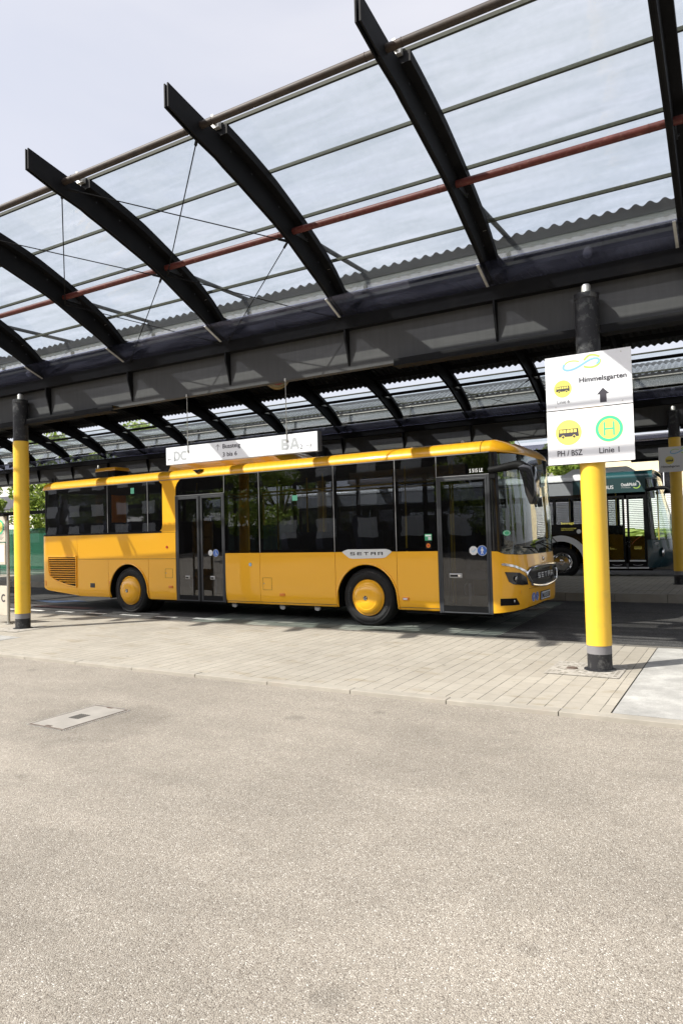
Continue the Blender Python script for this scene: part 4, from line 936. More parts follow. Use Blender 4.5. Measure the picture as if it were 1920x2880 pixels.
# badges and lettering
sp = lambda a, b, o=0: (a, vz(b)-.006-o, b)
hexa = [(9.005,1.330),(9.05,1.35),(9.13,1.372),(9.90,1.372),(9.97,1.352),(10.01,1.325),(9.96,1.28),(9.885,1.228),(9.82,1.215),(9.22,1.205),(9.15,1.218),(9.06,1.28)]
MB().prism(hexa, lambda a, b, t_: (a,t_,b), -.012, .004).build('side_badge', M['whitep'], bus, bevel=.004)
sb = lambda a, b, o=0: (a, -.0128-o, b)
blk = bus
def wide_letters(cx0, cx1, z0, z1, fn, mat, parent, name, th=.014):
    w_ = (cx1-cx0)/5; lw = w_*.68; h = z1-z0; zm = (z0+z1)/2
    def bar_(x0, x1, a, b): flat([(x0,a),(x1,a),(x1,b),(x0,b)], fn, name, M[mat], parent)
    mb = MB(); Q = []
    for i, ch in enumerate('SETRA'):
        x = cx0+i*w_+w_*.16; X1 = x+lw; t_ = h*.2; v_ = lw*.2
        R_ = {'S': [(x,X1,z1-t_,z1),(x,X1,zm-t_/2,zm+t_/2),(x,X1,z0,z0+t_),(x,x+v_,zm,z1),(X1-v_,X1,z0,zm)],
              'E': [(x,X1,z1-t_,z1),(x,X1,zm-t_/2,zm+t_/2),(x,X1,z0,z0+t_),(x,x+v_,z0,z1)],
              'T': [(x,X1,z1-t_,z1),((x+X1-v_)/2,(x+X1+v_)/2,z0,z1)],
              'R': [(x,X1,z1-t_,z1),(x,X1,zm-t_/2,zm+t_/2),(x,x+v_,z0,z1),(X1-v_,X1,zm,z1),(X1-v_,X1,z0,zm-t_/2)],
              'A': [(x,X1,z1-t_,z1),(x,X1,zm-t_,zm-.001),(x,x+v_,z0,z1),(X1-v_,X1,z0,z1)]}[ch]
        for k, (a, b, c_, d) in enumerate(R_): mb.add([fn(a,c_,.0003*k),fn(b,c_,.0003*k),fn(b,d,.0003*k),fn(a,d,.0003*k)], [(0,1,2,3)])
    return mb.build(name, M[mat], parent, recalc=False)
wide_letters(9.16, 9.86, 1.268, 1.322, sb, 'blackgl', bus, 'badge_lettering')
text('S 515 LE', 11.462, 2.588, .225, .058, sg, 'model_lettering', M['white'], bus, .0015)
flat([(10.64,1.505),(10.765,1.505),(10.765,1.612),(10.64,1.612)], sg, 'green_sticker', M['stg'], bus); flat([(10.65,1.575),(10.755,1.575),(10.755,1.60),(10.65,1.60)], sg, 'sticker_text', M['white'], bus, .0006); flat([(10.70,1.515),(10.755,1.515),(10.755,1.565),(10.70,1.565)], sg, 'sticker_text', M['white'], bus, .0006)
MB().box((10.65,-.012,1.365),(10.76,-.001,1.49)).build('button_housing', M['blackm'], bus, bevel=.012)
MB().lathe([(.038,-.012),(.034,-.018),(0,-.02)], (10.705,0,1.42), 'y', 24).build('door_button', M['orange'], bus, smooth=True); MB().lathe([(.02,-.0195),(.018,-.022),(0,-.022)], (10.705,0,1.42), 'y', 16).build('button_centre', M['redl'], bus)
flat([(3.53,2.66),(3.64,2.66),(3.64,2.79),(3.53,2.79)], sg, 'green_sticker', M['stgd'], bus)
flat([(7.93,2.30),(8.05,2.30),(8.05,2.40),(7.93,2.40)], sg, 'green_sticker', M['stgd'], bus)
MB().lathe([(.036,-.001),(.034,-.006),(0,-.006)], (6.885,0,1.10), 'y', 24).build('fuel_disc', M['lblue'], bus); MB().lathe([(.018,-.0065),(.016,-.009),(0,-.009)], (6.885,0,1.10), 'y', 20).build('disc_centre', M['white'], bus)
MB().lathe([(.03,-.001),(.028,-.012),(0,-.014)], (4.62,0,1.467), 'y', 20).build('side_lamp', M['redl'], bus, smooth=True)
for u, z in ((7.65,.53),(10.255,.525),(4.715,.626)):
    MB().box((u-.06,-.016,z-.025),(u+.06,.0,z+.025)).build('marker_lamp', M['orange'], bus, bevel=.008); 
    if u > 10: MB().box((u-.045,-.020,z-.016),(u+.03,-.0155,z+.010)).build('lamp_lens', M['whitep'], bus)
MB().box((2.775,-.006,.60),(2.805,.0,.72)).build('marker_lamp', M['orange'], bus); MB().box((.47,-.004,.58),(.50,.012,.70)).build('marker_lamp', M['orange'], bus)
MB().box((2.13,-.007,.565),(2.285,.0,.665)).build('intake_mesh', M['frame'], bus, bevel=.006)
def hatch(u0, u1, z0, z1):
    mb = MB()
    for a, b in (((u0,z0),(u1,z0)),((u1,z0),(u1,z1)),((u1,z1),(u0,z1)),((u0,z1),(u0,z0))): mb.bar((a[0],-.0008+vz(a[1]),a[1]),(b[0],-.0008+vz(b[1]),b[1]),.004,.004)
    mb.build('hatch_joint', M['blackm'], bus); MB().lathe([(.012,-.001),(.01,-.004),(0,-.004)], (u0+.025,0,(z0+z1)/2+.005), 'y', 10).build('hatch_lock', M['silver'], bus)
hatch(7.19,7.40,.615,.845); hatch(4.56,4.775,.815,1.005)
# engine grille
mb = MB()
gp = [(.52,1.315),(1.672,1.315),(1.672,.53),(1.45,.57),(1.1,.64),(.75,.72)]
nsl = 12
MB().prism([(.60,1.268),(1.625,1.268),(1.625,.585),(1.3,.625),(.9,.72),(.68,.82)], lambda a, b, t_: (a,t_,b), -.0035, -.002).build('grille_backing', M['blackm'], bus)
mb = MB()
for k in range(nsl):
    z = 1.235-k*.0535; ul = .605 if z > .82 else interp(-z, [(-.82,.66),(-.72,.9),(-.64,1.25),(-.58,1.6)])
    if ul > 1.55: break
    mb.prism([(-.003,z-.014),(-.034,z+.002),(-.034,z+.008),(-.003,z+.020)], lambda a, b, t_: (t_,a,b), ul+.012, 1.615)
mb.build('grille_slat', M['bus'], bus, bevel=.002)
mb = MB(); loop = [(.59,1.285),(1.64,1.285),(1.64,.565),(1.3,.605),(.88,.70),(.66,.80),(.60,.95)]
for i in range(len(loop)):
    a, b = loop[i], loop[(i+1) % len(loop)]; mb.bar((a[0],-.010,a[1]),(b[0],-.010,b[1]),.022,.03)
mb.build('grille_frame', M['bus'], bus, bevel=.006)
# ---- front mask
def fpanel(name, v0, v1, zl, zh, mat, off=0., th=.012, nz_=8, vs_=None, parent=bus):
    V_ = [v0]+[v for v in FV if v0 < v < v1]+[v1]; P = []
    for i in range(nz_+1):
        t_ = i/nz_; P.append([Sf(v, (zl(v) if callable(zl) else zl)*(1-t_)+(zh(v) if callable(zh) else zh)*t_, off) for v in V_])
    return MB().solid(P, (-th,0,0)).build(name, M[mat], parent, smooth=True, ang=40)
sy = lambda v: min(v, BW-v)
zbelt = lambda v: interp(sy(v), [(0,1.315),(.03,1.31),(.08,1.265),(.3,1.245),(1.25,1.24)])
zbot = lambda v: interp(sy(v), [(0,.335),(.25,.37),(.5,.40),(1.25,.43)])
fpanel('front_corner', 0, .47-.003, zbot, zbelt, 'bus'); fpanel('front_corner', BW-.47+.003, BW, zbot, zbelt, 'bus')
fpanel('bonnet_flap', .47+.003, BW-.473, lambda v: .70, zbelt, 'bus'); fpanel('front_bumper', .47+.003, BW-.473, zbot, lambda v: .694, 'bus')
MB().solid([[(11.785,vz(z)-.001,z),(11.806,vz(z)-.001,z)] for z in (.335,.36,.42,.6,1.0,1.31)], (0,.01,0)).build('corner_edge', M['bus'], bus)
fpanel('windscreen', .055, BW-.055, lambda v: zbelt(v)+.006, 2.865, 'wind', off=-.004, th=.006, nz_=12)
fpanel('screen_top_band', .05, BW-.05, 2.66, 2.868, 'blackgl', off=-.008, th=.006); fpanel('screen_bottom_band', .05, BW-.05, lambda v: zbelt(v)+.002, lambda v: zbelt(v)+.085, 'blackgl', off=-.012, th=.006)
fpanel('corner_pillar', 0, .055, lambda v: 1.318, 2.895, 'blackgl', off=0); fpanel('corner_pillar', BW-.055, BW, lambda v: 1.318, 2.895, 'blackgl', off=0)
MB().box((11.785,0,1.318),(11.80,.02,2.895)).build('corner_pillar', M['blackgl'], bus)
fo = lambda off0: (lambda a, b, o=0: Sf(a, b, off0+o))
def fpoly(name, poly, mat, off, th=.0, sub=1):
    # subdivided polygon draped on the front
    bm = bmesh.new(); vv = [bm.verts.new((a, b, 0)) for a, b in poly]; bm.faces.new(vv)
    bmesh.ops.triangulate(bm, faces=bm.faces); 
    for _ in range(3): bmesh.ops.subdivide_edges(bm, edges=[e for e in bm.edges if e.calc_length() > .06], cuts=1, use_grid_fill=False); bmesh.ops.triangulate(bm, faces=bm.faces)
    bm.verts.ensure_lookup_table(); vs = [v.co.copy() for v in bm.verts]; fs = [tuple(v.index for v in f.verts) for f in bm.faces]
    bnd = [tuple(v.index for v in e.verts) for e in bm.edges if len(e.link_faces) == 1]; bm.free()
    mb = MB(); n = len(vs); mb.add([Sf(v.x, v.y, off) for v in vs]+[Sf(v.x, v.y, off-th-.004) for v in vs], fs+[tuple(i+n for i in f[::-1]) for f in fs]+[(a, b, b+n, a+n) for a, b in bnd])
    return mb.build(name, M[mat], bus, smooth=True, ang=50)
def mir(poly): return [(BW-a, b) for a, b in poly][::-1]
GL = [(.46,.99),(.62,1.03),(1.25,1.045),(1.88,1.03),(2.04,.99),(2.09,.93),(1.98,.80),(1.88,.745),(1.25,.70),(.62,.745),(.52,.80),(.41,.93)]
fpoly('grille_panel', GL, 'blackgl', .008)
def frame_loop(name, poly, mat, off, r):
    pts = cr([Vector((a,b,0)) for a, b in poly]+[Vector((*poly[0],0))], 4); MB().tube([Sf(q.x,q.y,off) for q in pts], r, 8, False).build(name, M[mat], bus, smooth=True)
frame_loop('chrome_frame', GL, 'chrome', .014, .021)
wide_letters(.78, 1.72, .845, .93, fo(.020), 'whitep', bus, 'front_lettering')
DR = [(.05,1.115),(.055,1.09),(.18,1.055),(.40,.945),(.43,.965),(.41,.985),(.20,1.085),(.07,1.125)]
HL = [(.075,.985),(.16,.975),(.26,.965),(.40,.885),(.425,.80),(.44,.765),(.30,.765),(.16,.785),(.11,.83)]
for q in (DR, mir(DR)): fpoly('light_strip', q, 'chrome', .012)
for q in (HL, mir(HL)): fpoly('headlight', q, 'blackgl', .006)
for v in (.20, BW-.20):
    c = Sf(v,.87,.008); 
    mb = MB(); mb.lathe([(.05,.0),(.045,.012),(.02,.016),(0,.014)], c, 'x', 20); mb.build('headlight_lens', M['chrome'], bus, smooth=True)
FG = [(.035,.565),(.20,.565),(.25,.475),(.245,.455),(.035,.455)]
for q in (FG, mir(FG)): fpoly('fog_lamp', q, 'blackm', .004)
mb = MB(); mb.lathe([(.03,0),(.025,.012),(0,.014)], Sf(.175,.515,.004), 'x', 16); mb.build('fog_lens', M['chrome'], bus)
fpoly('number_plate', [(.985,.475),(1.505,.475),(1.505,.60),(.985,.60)], 'plate', .018); fpoly('plate_holder', [(.97,.465),(1.52,.465),(1.52,.61),(.97,.61)], 'blackm', .012)
flat([(.99,.48),(1.03,.48),(1.03,.595),(.99,.595)], fo(.019), 'plate_strip', M['blue'], bus); text('NU LE 5150', 1.05, .497, .43, .08, fo(.0195), 'plate_lettering', M['blackm'], bus, .004)
walker(.635,.55,.075,fo(.004),bus); wheelchair(.80,.55,.075,fo(.004),bus)
MB().lathe([(.036,0),(.036,.008),(.03,.012),(0,.013)], Sf(1.25,1.145,.003), 'x', 24).build('front_emblem', M['chrome'], bus, smooth=True)
mb = MB(); mb.lathe([(.022,0),(.022,.003),(0,.003)], Sf(.28,.66,.001), 'x', 16); mb.build('tow_cap', M['bus'], bus, smooth=True)
flat(circ(.12,1.60,.045,24), fo(.001), 'green_badge', M['stg'], bus); flat(circ(.12,1.60,.036,20), fo(.0016), 'badge_ring', M['white'], bus); flat(circ(.12,1.60,.031,20), fo(.0022), 'badge_field', M['stg'], bus)
# wipers
for (a, b, c_, d) in ((1.95,1.27,1.15,1.42),(.95,1.26,.45,1.36)):
    MB().tube([Sf(a,b,.03), Sf((a+c_)/2,(b+d)/2+.03,.06), Sf(c_,d,.04)], .010, 6).build('wiper', M['blackm'], bus)
    MB().bar(Sf(c_-.35,d-.03,.02), Sf(c_+.3,d+.03,.02), .02, .012).build('wiper_blade', M['blackm'], bus)
MB().tube([Sf(2.1,1.27,.03), Sf(2.2,1.38,.10), Sf(1.7,1.5,.05)], .010, 6).build('wiper', M['blackm'], bus)
# mirrors
def mirror(sg_, v0):
    m_ = empty_child('mirror', bus, (0,0,0)); f_ = lambda u, v, z: (u, v0+sg_*v, z)
    pts = cr([f_(11.80,-.012,2.60),f_(11.95,-.02,2.615),f_(12.12,-.05,2.635),f_(12.30,-.10,2.645),f_(12.42,-.15,2.58),f_(12.49,-.18,2.46),f_(12.51,-.19,2.38)], 4)
    mb = MB(); rr = lin(.055, .088, len(pts)-1); mb.tube(pts, rr, 12); mb.build('mirror_arm', M['blackm'], m_, smooth=True)
    MB().box(tuple(f_(11.79,-.03,2.47)), tuple(f_(11.90,-.0,2.66)) ).build('arm_bracket', M['blackm'], m_, bevel=.01)
    P_ = [(12.36,2.60),(12.46,2.66),(12.56,2.60),(12.60,2.40),(12.60,2.15),(12.56,2.03),(12.52,2.02),(12.47,2.15),(12.42,2.4)]
    MB().prism(P_, lambda a, b, t_: f_(a, t_, b), -.33, -.04).build('mirror_head', M['blackgl'], m_, smooth=True, bevel=.02)
    MB().prism([(12.455,2.42),(12.478,2.42),(12.505,2.12),(12.49,2.12)], lambda a, b, t_: f_(a-.006, t_, b), -.285, -.095).build('mirror_glass', M['chrome'], m_)
mirror(1, 0)
# interior
mb = MB(); mb.box((.4,.05,.72),(2.74,2.45,.74)); mb.box((2.74,.88,.72),(4.08,1.62,.74)); mb.box((4.08,.05,.72),(4.75,2.45,.74)); mb.box((4.75,.05,.35),(8.84,2.45,.37)); mb.box((8.84,.88,.35),(10.14,1.62,.37)); mb.box((10.14,.05,.35),(11.9,2.45,.37)); mb.box((4.74,.05,.37),(4.75,2.45,.74)); mb.build('floor', M['floorin'], bus)
for ua, ub in ((8.84,10.14),(2.74,4.08)): MB().box((ua,.03,1.125),(ub,.88,1.15)).box((ua,.87,.37),(ub,.89,1.125)).box((ua,1.60,.37),(ub,2.44,1.15)).build('wheel_box', M['inter'], bus)
mb = MB(); mb.box((.5,.02,.74),(2.74,.03,1.80)); mb.box((2.74,.02,1.15),(4.08,.03,1.80)); mb.box((4.08,.02,.74),(4.85,.03,1.80)); mb.build('inner_lining', M['inter'], bus)
mb = MB(); mb.box((.5,2.46,.74),(11.6,2.47,1.33)); mb.box((6.25,.03,.37),(8.84,.04,1.32)); mb.box((8.84,.03,1.15),(10.14,.04,1.32)); mb.box((10.14,.03,.37),(10.86,.04,1.32)); mb.build('inner_lining', M['inter'], bus)
MB().box((.52,.3,.74),(.54,2.2,1.8)).build('inner_lining', M['inter'], bus)
def seat_mesh():
    mb = MB(); mb.box((0,0,0),(.42,.43,.09)); mb.prism([(0,.05),(-.13,.72),(-.10,.86),(-.02,.88),(.03,.80),(.10,.10)], lambda a, b, t_: (a,t_,b), .0, .43); mb.box((.05,.15,-.42),(.32,.28,0)); return mb
st = seat_mesh().build('passenger_seat', M['seat'], bus, bevel=.02); first = True
for (u, z) in [(1.0,1.18),(1.8,1.18),(2.6,1.18),(3.4,1.18),(4.1,1.18),(6.9,.83),(7.7,.83),(8.5,.83),(9.3,1.1)]:
    for v in (.08,.53,1.55,2.0):
        if u == 9.3 and v in (.53,1.55): continue
        if u > 4.5 and u < 7.5 and v < 1: continue
        if first: o = st; first = False
        else: o = st.copy(); C.objects.link(o); o.parent = bus
        o.location = (u, v, z)
for u, v in ((4.8,.75),(4.8,1.6),(6.3,.7),(6.3,1.7),(8.0,.95),(9.9,.8),(10.8,.75),(7.2,1.55),(10.95,.5)): MB().tube([(u,v,.40),(u,v,2.86)], .017, 8).build('handrail', M['rail'], bus)
mb = MB(); mb.tube([(4.8,.75,2.55),(10.8,.75,2.55)], .017, 8); mb.tube([(4.8,1.65,2.55),(10.8,1.65,2.55)], .017, 8); mb.build('handrail', M['rail'], bus)
mb = MB(); mb.box((11.55,.9,.37),(12.08,2.40,1.18)); mb.prism([(11.5,1.18),(12.1,1.18),(12.1,1.28),(11.75,1.34),(11.55,1.30)], lambda a, b, t_: (a,t_,b), .35, 2.42); mb.build('dashboard', M['blackm'], bus)
mb = MB(); mb.tube([(11.50+.08*math.sin(a),1.75+.23*math.cos(a),1.42+.2*math.sin(a)) for a in lin(0,2*math.pi,28)], .014, 8); mb.tube([(11.72,1.75,1.2),(11.5,1.75,1.42)], .03, 8); mb.build('steering_wheel', M['blackm'], bus)
mb = MB(); mb.box((10.75,1.5,.75),(11.2,2.0,.9)); mb.prism([(10.75,.85),(10.62,1.75),(10.72,1.85),(10.85,.95)], lambda a, b, t_: (a,t_,b), 1.5, 2.0); mb.build('driver_seat', M['seat'], bus, bevel=.02)
mb = MB(); mb.box((10.5,1.25,.37),(10.53,2.44,1.9)); mb.build('cab_wall', M['inter'], bus)
MB().box((11.9,.35,2.52),(11.96,2.15,2.82)).build('destination_display', M['blackgl'], bus)

# ------------------------------------------------------------------ dark bus on the far lane
b2 = empty('city_bus', 'black city bus with teal roof edge and white wheel arch beyond the second platform', 'bus', (-13.2, 13.3, roadz(13.3)))
def U(x): return x+13.2
B2 = lambda name, a, b, mat, **k: MB().box(a, b).build(name, M[mat], b2, **k)
# side panels
RA2 = .64; c2 = U(-3.36)
def s2(name, u0, u1, zl, zh, mat, v=0., n=None):
    us = lin(u0, u1, n or max(1, int((u1-u0)/.1))); zl_ = zl if callable(zl) else (lambda u: zl)
    return MB().solid([[(u, v, zl_(u)+(zh-zl_(u))*k/6) for u in us] for k in range(7)], (0,.012,0)).build(name, M[mat], b2)
ar2 = lambda u: .50+math.sqrt(max(0, RA2**2-(u-c2)**2)) if abs(u-c2) < RA2 else .31
s2('side_panel', .2, c2-RA2, .31, 1.62, 'blackgl'); s2('side_panel', c2-RA2, c2+RA2, ar2, 1.62, 'blackgl', n=30); s2('side_panel', c2+RA2, U(-2.06), .31, 1.62, 'blackgl')
MB().lathe([(RA2+.17,-.014),(RA2+.17,.004),(RA2-.005,.004),(RA2-.005,-.014),(RA2+.17,-.014)], (c2,0,.48), 'y', 40, a0=0, a1=math.pi).build('white_arch', M['whitep'], b2)
B2('white_arch', (c2+RA2-.005,-.0145,.31),(c2+RA2+.17,.003,.48), 'whitep')
MB().lathe([(RA2,.012),(RA2,.8)], (c2,0,.5), 'y', 24, a0=0, a1=math.pi).build('wheel_well', M['blackm'], b2)
w2 = wheel(c2, .05, b2, r=.48); w2b = wheel(U(-9.3), .05, b2, r=.48)
for w_ in (w2, w2b):
    MB().lathe([(.305,.02),(.305,-.012),(.285,-.018),(.27,-.012),(.24,.0),(.235,-.005),(.22,-.022),(.12,-.03),(.09,-.032),(.085,-.04),(.075,-.042),(.07,-.036),(0,-.036)], (0,0,0), 'y', 48).build('wheel_trim', M['chrome'], w_, smooth=True, ang=30)
    mb = MB()
    for k in range(10):
        a = k*math.pi/5; mb.bar((.245*math.cos(a),-.0105,.245*math.sin(a)),(.268*math.cos(a),-.015,.268*math.sin(a)),.05,.004,up=(0,1,0))
    mb.build('trim_slot', M['blackm'], w_)
    mb = MB()
    for k in range(3):
        a = math.pi/2+k*2*math.pi/3; mb.bar((0,-.043,0),(.062*math.cos(a),-.043,.062*math.sin(a)),.012,.004,up=(0,1,0))
    mb.build('trim_star', M['silver'], w_)
# windows band
for a, b in ((U(-12.6),U(-11.0)),(U(-10.95),U(-9.5)),(U(-9.45),U(-8.0)),(U(-7.95),U(-6.5)),(U(-6.45),U(-5.0)),(U(-4.95),U(-3.55)),(U(-3.5),U(-2.12))):
    B2('side_window', (a,.0,1.63),(b,.006,2.36), 'pane')
    B2('far_window', (a,2.49,1.2),(b,2.496,2.36), 'pane')
s2('upper_band', .2, U(-2.06), 2.37, 2.47, 'blackgl'); s2('upper_window_band', .2, U(-2.96), 2.475, 2.84, 'skyrefl'); s2('upper_band', U(-2.95), U(-2.06), 2.475, 2.84, 'blackgl'); s2('film_band', U(-2.95), U(-.98), 2.48, 2.90, 'tealband', v=-.004)
mb = MB()
for x in (-12.62,-10.97,-9.47,-7.97,-6.47,-4.97,-3.52,-2.09): mb.box((U(x)-.045,.014,1.5),(U(x)+.045,.05,2.4)); mb.box((U(x)-.045,2.45,1.2),(U(x)+.045,2.488,2.4))
mb.build('window_pillar', M['blackm'], b2)
B2('far_side_panel', (.2,2.49,.31),(12.2,2.5,1.2), 'blackgl'); B2('far_upper_band', (.2,2.49,2.37),(12.2,2.5,2.9), 'blackgl')
B2('floor', (.2,.1,.33),(12.1,2.4,.36), 'floorin'); B2('underframe', (.3,.2,.25),(8.9,2.3,.30), 'blackm'); B2('underframe', (11.0,.2,.25),(12.3,2.3,.30), 'blackm')
# roof
def roof2(name, u0, u1, mat):
    P = [(0,2.90),(.01,2.96),(.05,3.03),(.14,3.08),(.35,3.11),(1.25,3.13),(2.15,3.11),(2.36,3.08),(2.45,3.03),(2.49,2.96),(2.5,2.90)]
    return MB().solid([[(u, v, z) for v, z in P] for u in (u0, u1)], (0,0,-.02)).build(name, M[mat], b2, smooth=True, ang=60)
roof2('white_roof', .15, U(-2.45), 'whitep'); roof2('teal_roof', U(-2.44), U(-.80), 'teal')
B2('roof_gutter', (.2,-.012,2.86),(U(-2.45),.01,2.885), 'frame')
rbox('roof_unit', U(-3.4), U(-1.25), .5, 2.0, 3.08, 3.30, 'whitep', .3, parent=b2, bev=.03)
rbox('roof_unit', U(-9.0), U(-6.0), .4, 2.1, 3.08, 3.36, 'whitep', .2, parent=b2, bev=.03)
# front doors
for a, b in ((U(-2.05),U(-1.56)),(U(-1.50),U(-1.0))):
    L_ = empty_child('door_leaf', b2, (0,0,0)); mb = MB()
    for p_, q in (((a,-.004,.33),(a+.06,.03,2.40)),((b-.06,-.004,.33),(b,.03,2.40)),((a+.06,-.004,2.33),(b-.06,.03,2.40)),((a+.06,-.004,.33),(b-.06,.03,.52))): mb.box(p_, q)
    mb.build('leaf_frame', M['blackm'], L_); MB().box((a+.06,.004,.52),(b-.06,.009,2.33)).build('leaf_glass', M['wind'], L_)
    MB().box((a+.06,.01,.52),(b-.06,.02,1.55)).build('leaf_lower_panel', M['blackgl'], L_) if a < U(-1.8) else MB().box((a+.06,.01,.52),(b-.06,.02,.9)).build('leaf_lower_panel', M['blackgl'], L_)
    MB().box((a+.04,-.014,.515),(b-.04,-.004,.555)).build('white_line', M['whitep'], L_); MB().box((a-.0,-.014,.315),(b+.03,-.004,.355)).build('white_line', M['whitep'], L_)
    MB().tube([(a+.12+.26*k/10,-.02,.425-.02*math.sin(math.pi*k/10)) for k in range(11)], .006, 6).build('door_handle', M['silver'], L_)
    MB().tube([(a+.10,.03,1.0),(a+.2,.03,1.12),(a+.36,.03,1.22)], .008, 6).build('red_handrail', M['redl'], L_)
fz = lambda a, b, o=0: (a, -.0075-o, b)
text('STADTBUS GM\u00dcND', U(-8.2), 2.06, 1.7, .11, fz, 'side_lettering', M['white'], b2, .004)
text('BUS', U(-2.06), 2.60, .23, .10, fz, 'band_lettering', M['white'], b2, .004); text('OstalbMobil', U(-1.62), 2.66, .40, .09, fz, 'band_lettering', M['white'], b2, .003); text('einfach bewegung', U(-1.62), 2.60, .25, .03, fz, 'band_lettering', M['white'], b2)
stroke([(U(-1.22)+.10*math.cos(a), 2.69+.10*math.sin(a)) for a in lin(-2.4,-.2,14)], .025, fz, 'green_swoosh', M['lgrn'], b2); stroke([(U(-1.22)+.10*math.cos(a), 2.69+.10*math.sin(a)) for a in lin(-.2,1.5,12)], .02, fz, 'white_swoosh', M['white'], b2)
text('bewegt', U(-3.33), 1.60, .37, .085, fz, 'side_lettering', M['syel'], b2, .004)
text('Gef\u00f6rdert durch das Land', U(-3.33), 1.48, .42, .035, fz, 'side_lettering', M['syel'], b2); text('Baden-W\u00fcrttemberg', U(-3.33), 1.43, .34, .035, fz, 'side_lettering', M['syel'], b2)
flat(circ(U(-2.83),1.40,.065,24), fz, 'silver_disc', M['silver'], b2)
fy = lambda a, b, o=0: (a, -.006-o, b)
text('los...', U(-1.98), .86, .18, .06, fy, 'door_lettering', M['syel'], b2, .002)
bus_icon(U(-1.24), .905, .20, fy, b2, .0, 'syel', 'blackgl')
for k in range(26):
    a = 2*math.pi*k/26; x = .09*math.sin(a)**3; z = .075*math.cos(a)-.03*math.cos(2*a)-.01*math.cos(3*a); flat(circ(U(-1.46)+x, 1.02+z, .004, 6), fy, 'dotted_heart', M['white'], b2) if k % 2 == 0 else None
# front
def S2(v, z, o=0.):
    pr = interp(z, [(.3,.42),(.5,.62),(.8,.66),(1.1,.62),(2.0,.48),(2.9,.25),(3.0,.2)])
    return (U(-.98)+(pr)*max(1-abs(v/1.25-1)**3.2, 0)**(1/1.35)+o, v, z)
def f2(name, v0, v1, z0, z1, mat, off=0.):
    V_ = [v0]+[v for v in FV if v0 < v < v1]+[v1]; return MB().solid([[S2(v, z, off) for v in V_] for z in lin(z0, z1, 8)], (-.01,0,0)).build(name, M[mat], b2, smooth=True)
f2('front_lower', 0, 2.5, .34, 1.12, 'tealdk'); f2('front_windscreen', .02, 2.48, 1.13, 2.84, 'wind'); f2('front_brow', 0, 2.5, 2.85, 2.95, 'teal'); f2('front_header', .03, 2.47, 2.5, 2.84, 'blackgl', -.012)
MB().solid([[S2(v, z, 0) for v in [0]+[v for v in FV if v < .1]] for z in (1.12,2.9)], (-.02,0,0)).build('front_pillar', M['blackm'], b2)
P = [[S2(v, 2.95, 0) for v in FV], [(S2(v, 3.0, 0)[0]-.12, .06+v*.95, 3.06) for v in FV], [(U(-.82), .14+v*.888, 3.10) for v in FV]]
MB().grid(P).build('front_cap', M['teal'], b2, smooth=True)
for v in (.22, 2.28):
    c = S2(v,.76,-.01); MB().lathe([(.14,.0),(.12,.03),(.06,.05),(0,.05)], c, 'x', 24).build('headlight', M['chrome'], b2, smooth=True)
text('49', U(-.80), .98, .09, .07, lambda a, b, o=0: (a, .02-o-(0), b), 'fleet_number', M['white'], b2, .003)
for vv, s_ in ((0,-1),(2.5,1)):
    m_ = empty_child('mirror', b2, (0,0,0))
    pts = cr([(U(-.98),vv,2.52),(U(-.7),vv+s_*.05,2.56),(U(-.42),vv+s_*.15,2.54),(U(-.28),vv+s_*.22,2.40),(U(-.24),vv+s_*.24,2.15),(U(-.24),vv+s_*.24,1.98)], 4)
    MB().tube(pts, [.05+.02*k/(len(pts)-1) for k in range(len(pts))], 10).build('mirror_arm', M['blackm'], m_, smooth=True)
for x, v in ((-3.2,.6),(-5,.6),(-1.9,.8),(-6.5,1.7),(-8,.6),(-.75,.7)): MB().tube([(U(x),v,.4),(U(x),v,2.8)], .02, 8).build('handrail', M['rail'], b2)
st2 = seat_mesh().build('passenger_seat', M['seat'], b2, bevel=.02)
for i, (x, v) in enumerate([(x, v) for x in (-10.5,-9.5,-8.5,-7.2,-6.2,-5.2,-4.2) for v in (.1,1.95)]):
    o = st2 if i == 0 else st2.copy()
    if i: C.objects.link(o); o.parent = b2
    o.location = (U(x), v, .85)
B2('dashboard', (U(-1.0),.8,.36),(U(-.55),2.4,1.15), 'blackm'); B2('ceiling', (.2,.05,2.80),(12.2,2.45,2.83), 'inter')

# ------------------------------------------------------------------ background
def downpipe(x, y, lab):
    t = empty('steel_column', lab, 'column', (x, y, .14)); MB().box((-.10,-.06,0),(.02,.06,3.9)).build('column_shaft', M['steel'], t); MB().box((.08,-.05,0),(.15,.05,3.9)).build('drain_pipe', M['steel'], t)
downpipe(-22.4, YB+.2, 'black double steel column just behind the rear end of the orange bus')
downpipe(-15.9, YB+.2, 'black double steel column behind the roof edge, right of the rear roof box')
downpipe(-26.2, YB+.2, 'thin black steel column left of the left yellow post, near the pale building')
# green glass screen and mesh fence at the far left
t = empty('glass_shelter', 'green tinted glass windbreak with black top rail behind the left yellow post', 'shelter', (-24, 10.9, .14))
MB().box((-9,0,.12),(5,.02,1.95)).build('glass_wall', M['gscreen'], t); MB().box((-9,-.04,2.55),(6,.06,2.70)).build('top_rail', M['steel'], t)
mb = MB()
for k in range(5): mb.box((-9+3.4*k,-.03,0),(-8.94+3.4*k,.04,2.6))
mb.build('glass_post', M['frame'], t)
mb = MB(); mb.prism([(0,0),(.3,.05),(.25,.12),(-.05,.05)], lambda a, b, t_: (1.2+a,t_,2.75+b), -.1, .1); mb.build('floodlight', M['pole'], t)
t = empty('mesh_fence', 'green mesh fence under the trees at the far left behind the glass windbreak', 'fence', (-38, 16, .07))
MB().box((-30,0,0),(30,.02,1.9)).build('mesh_sheet', M['mesh'], t)
mb = MB()
for k in range(21): mb.box((-30+3*k,-.03,0),(-29.94+3*k,.03,2.0))
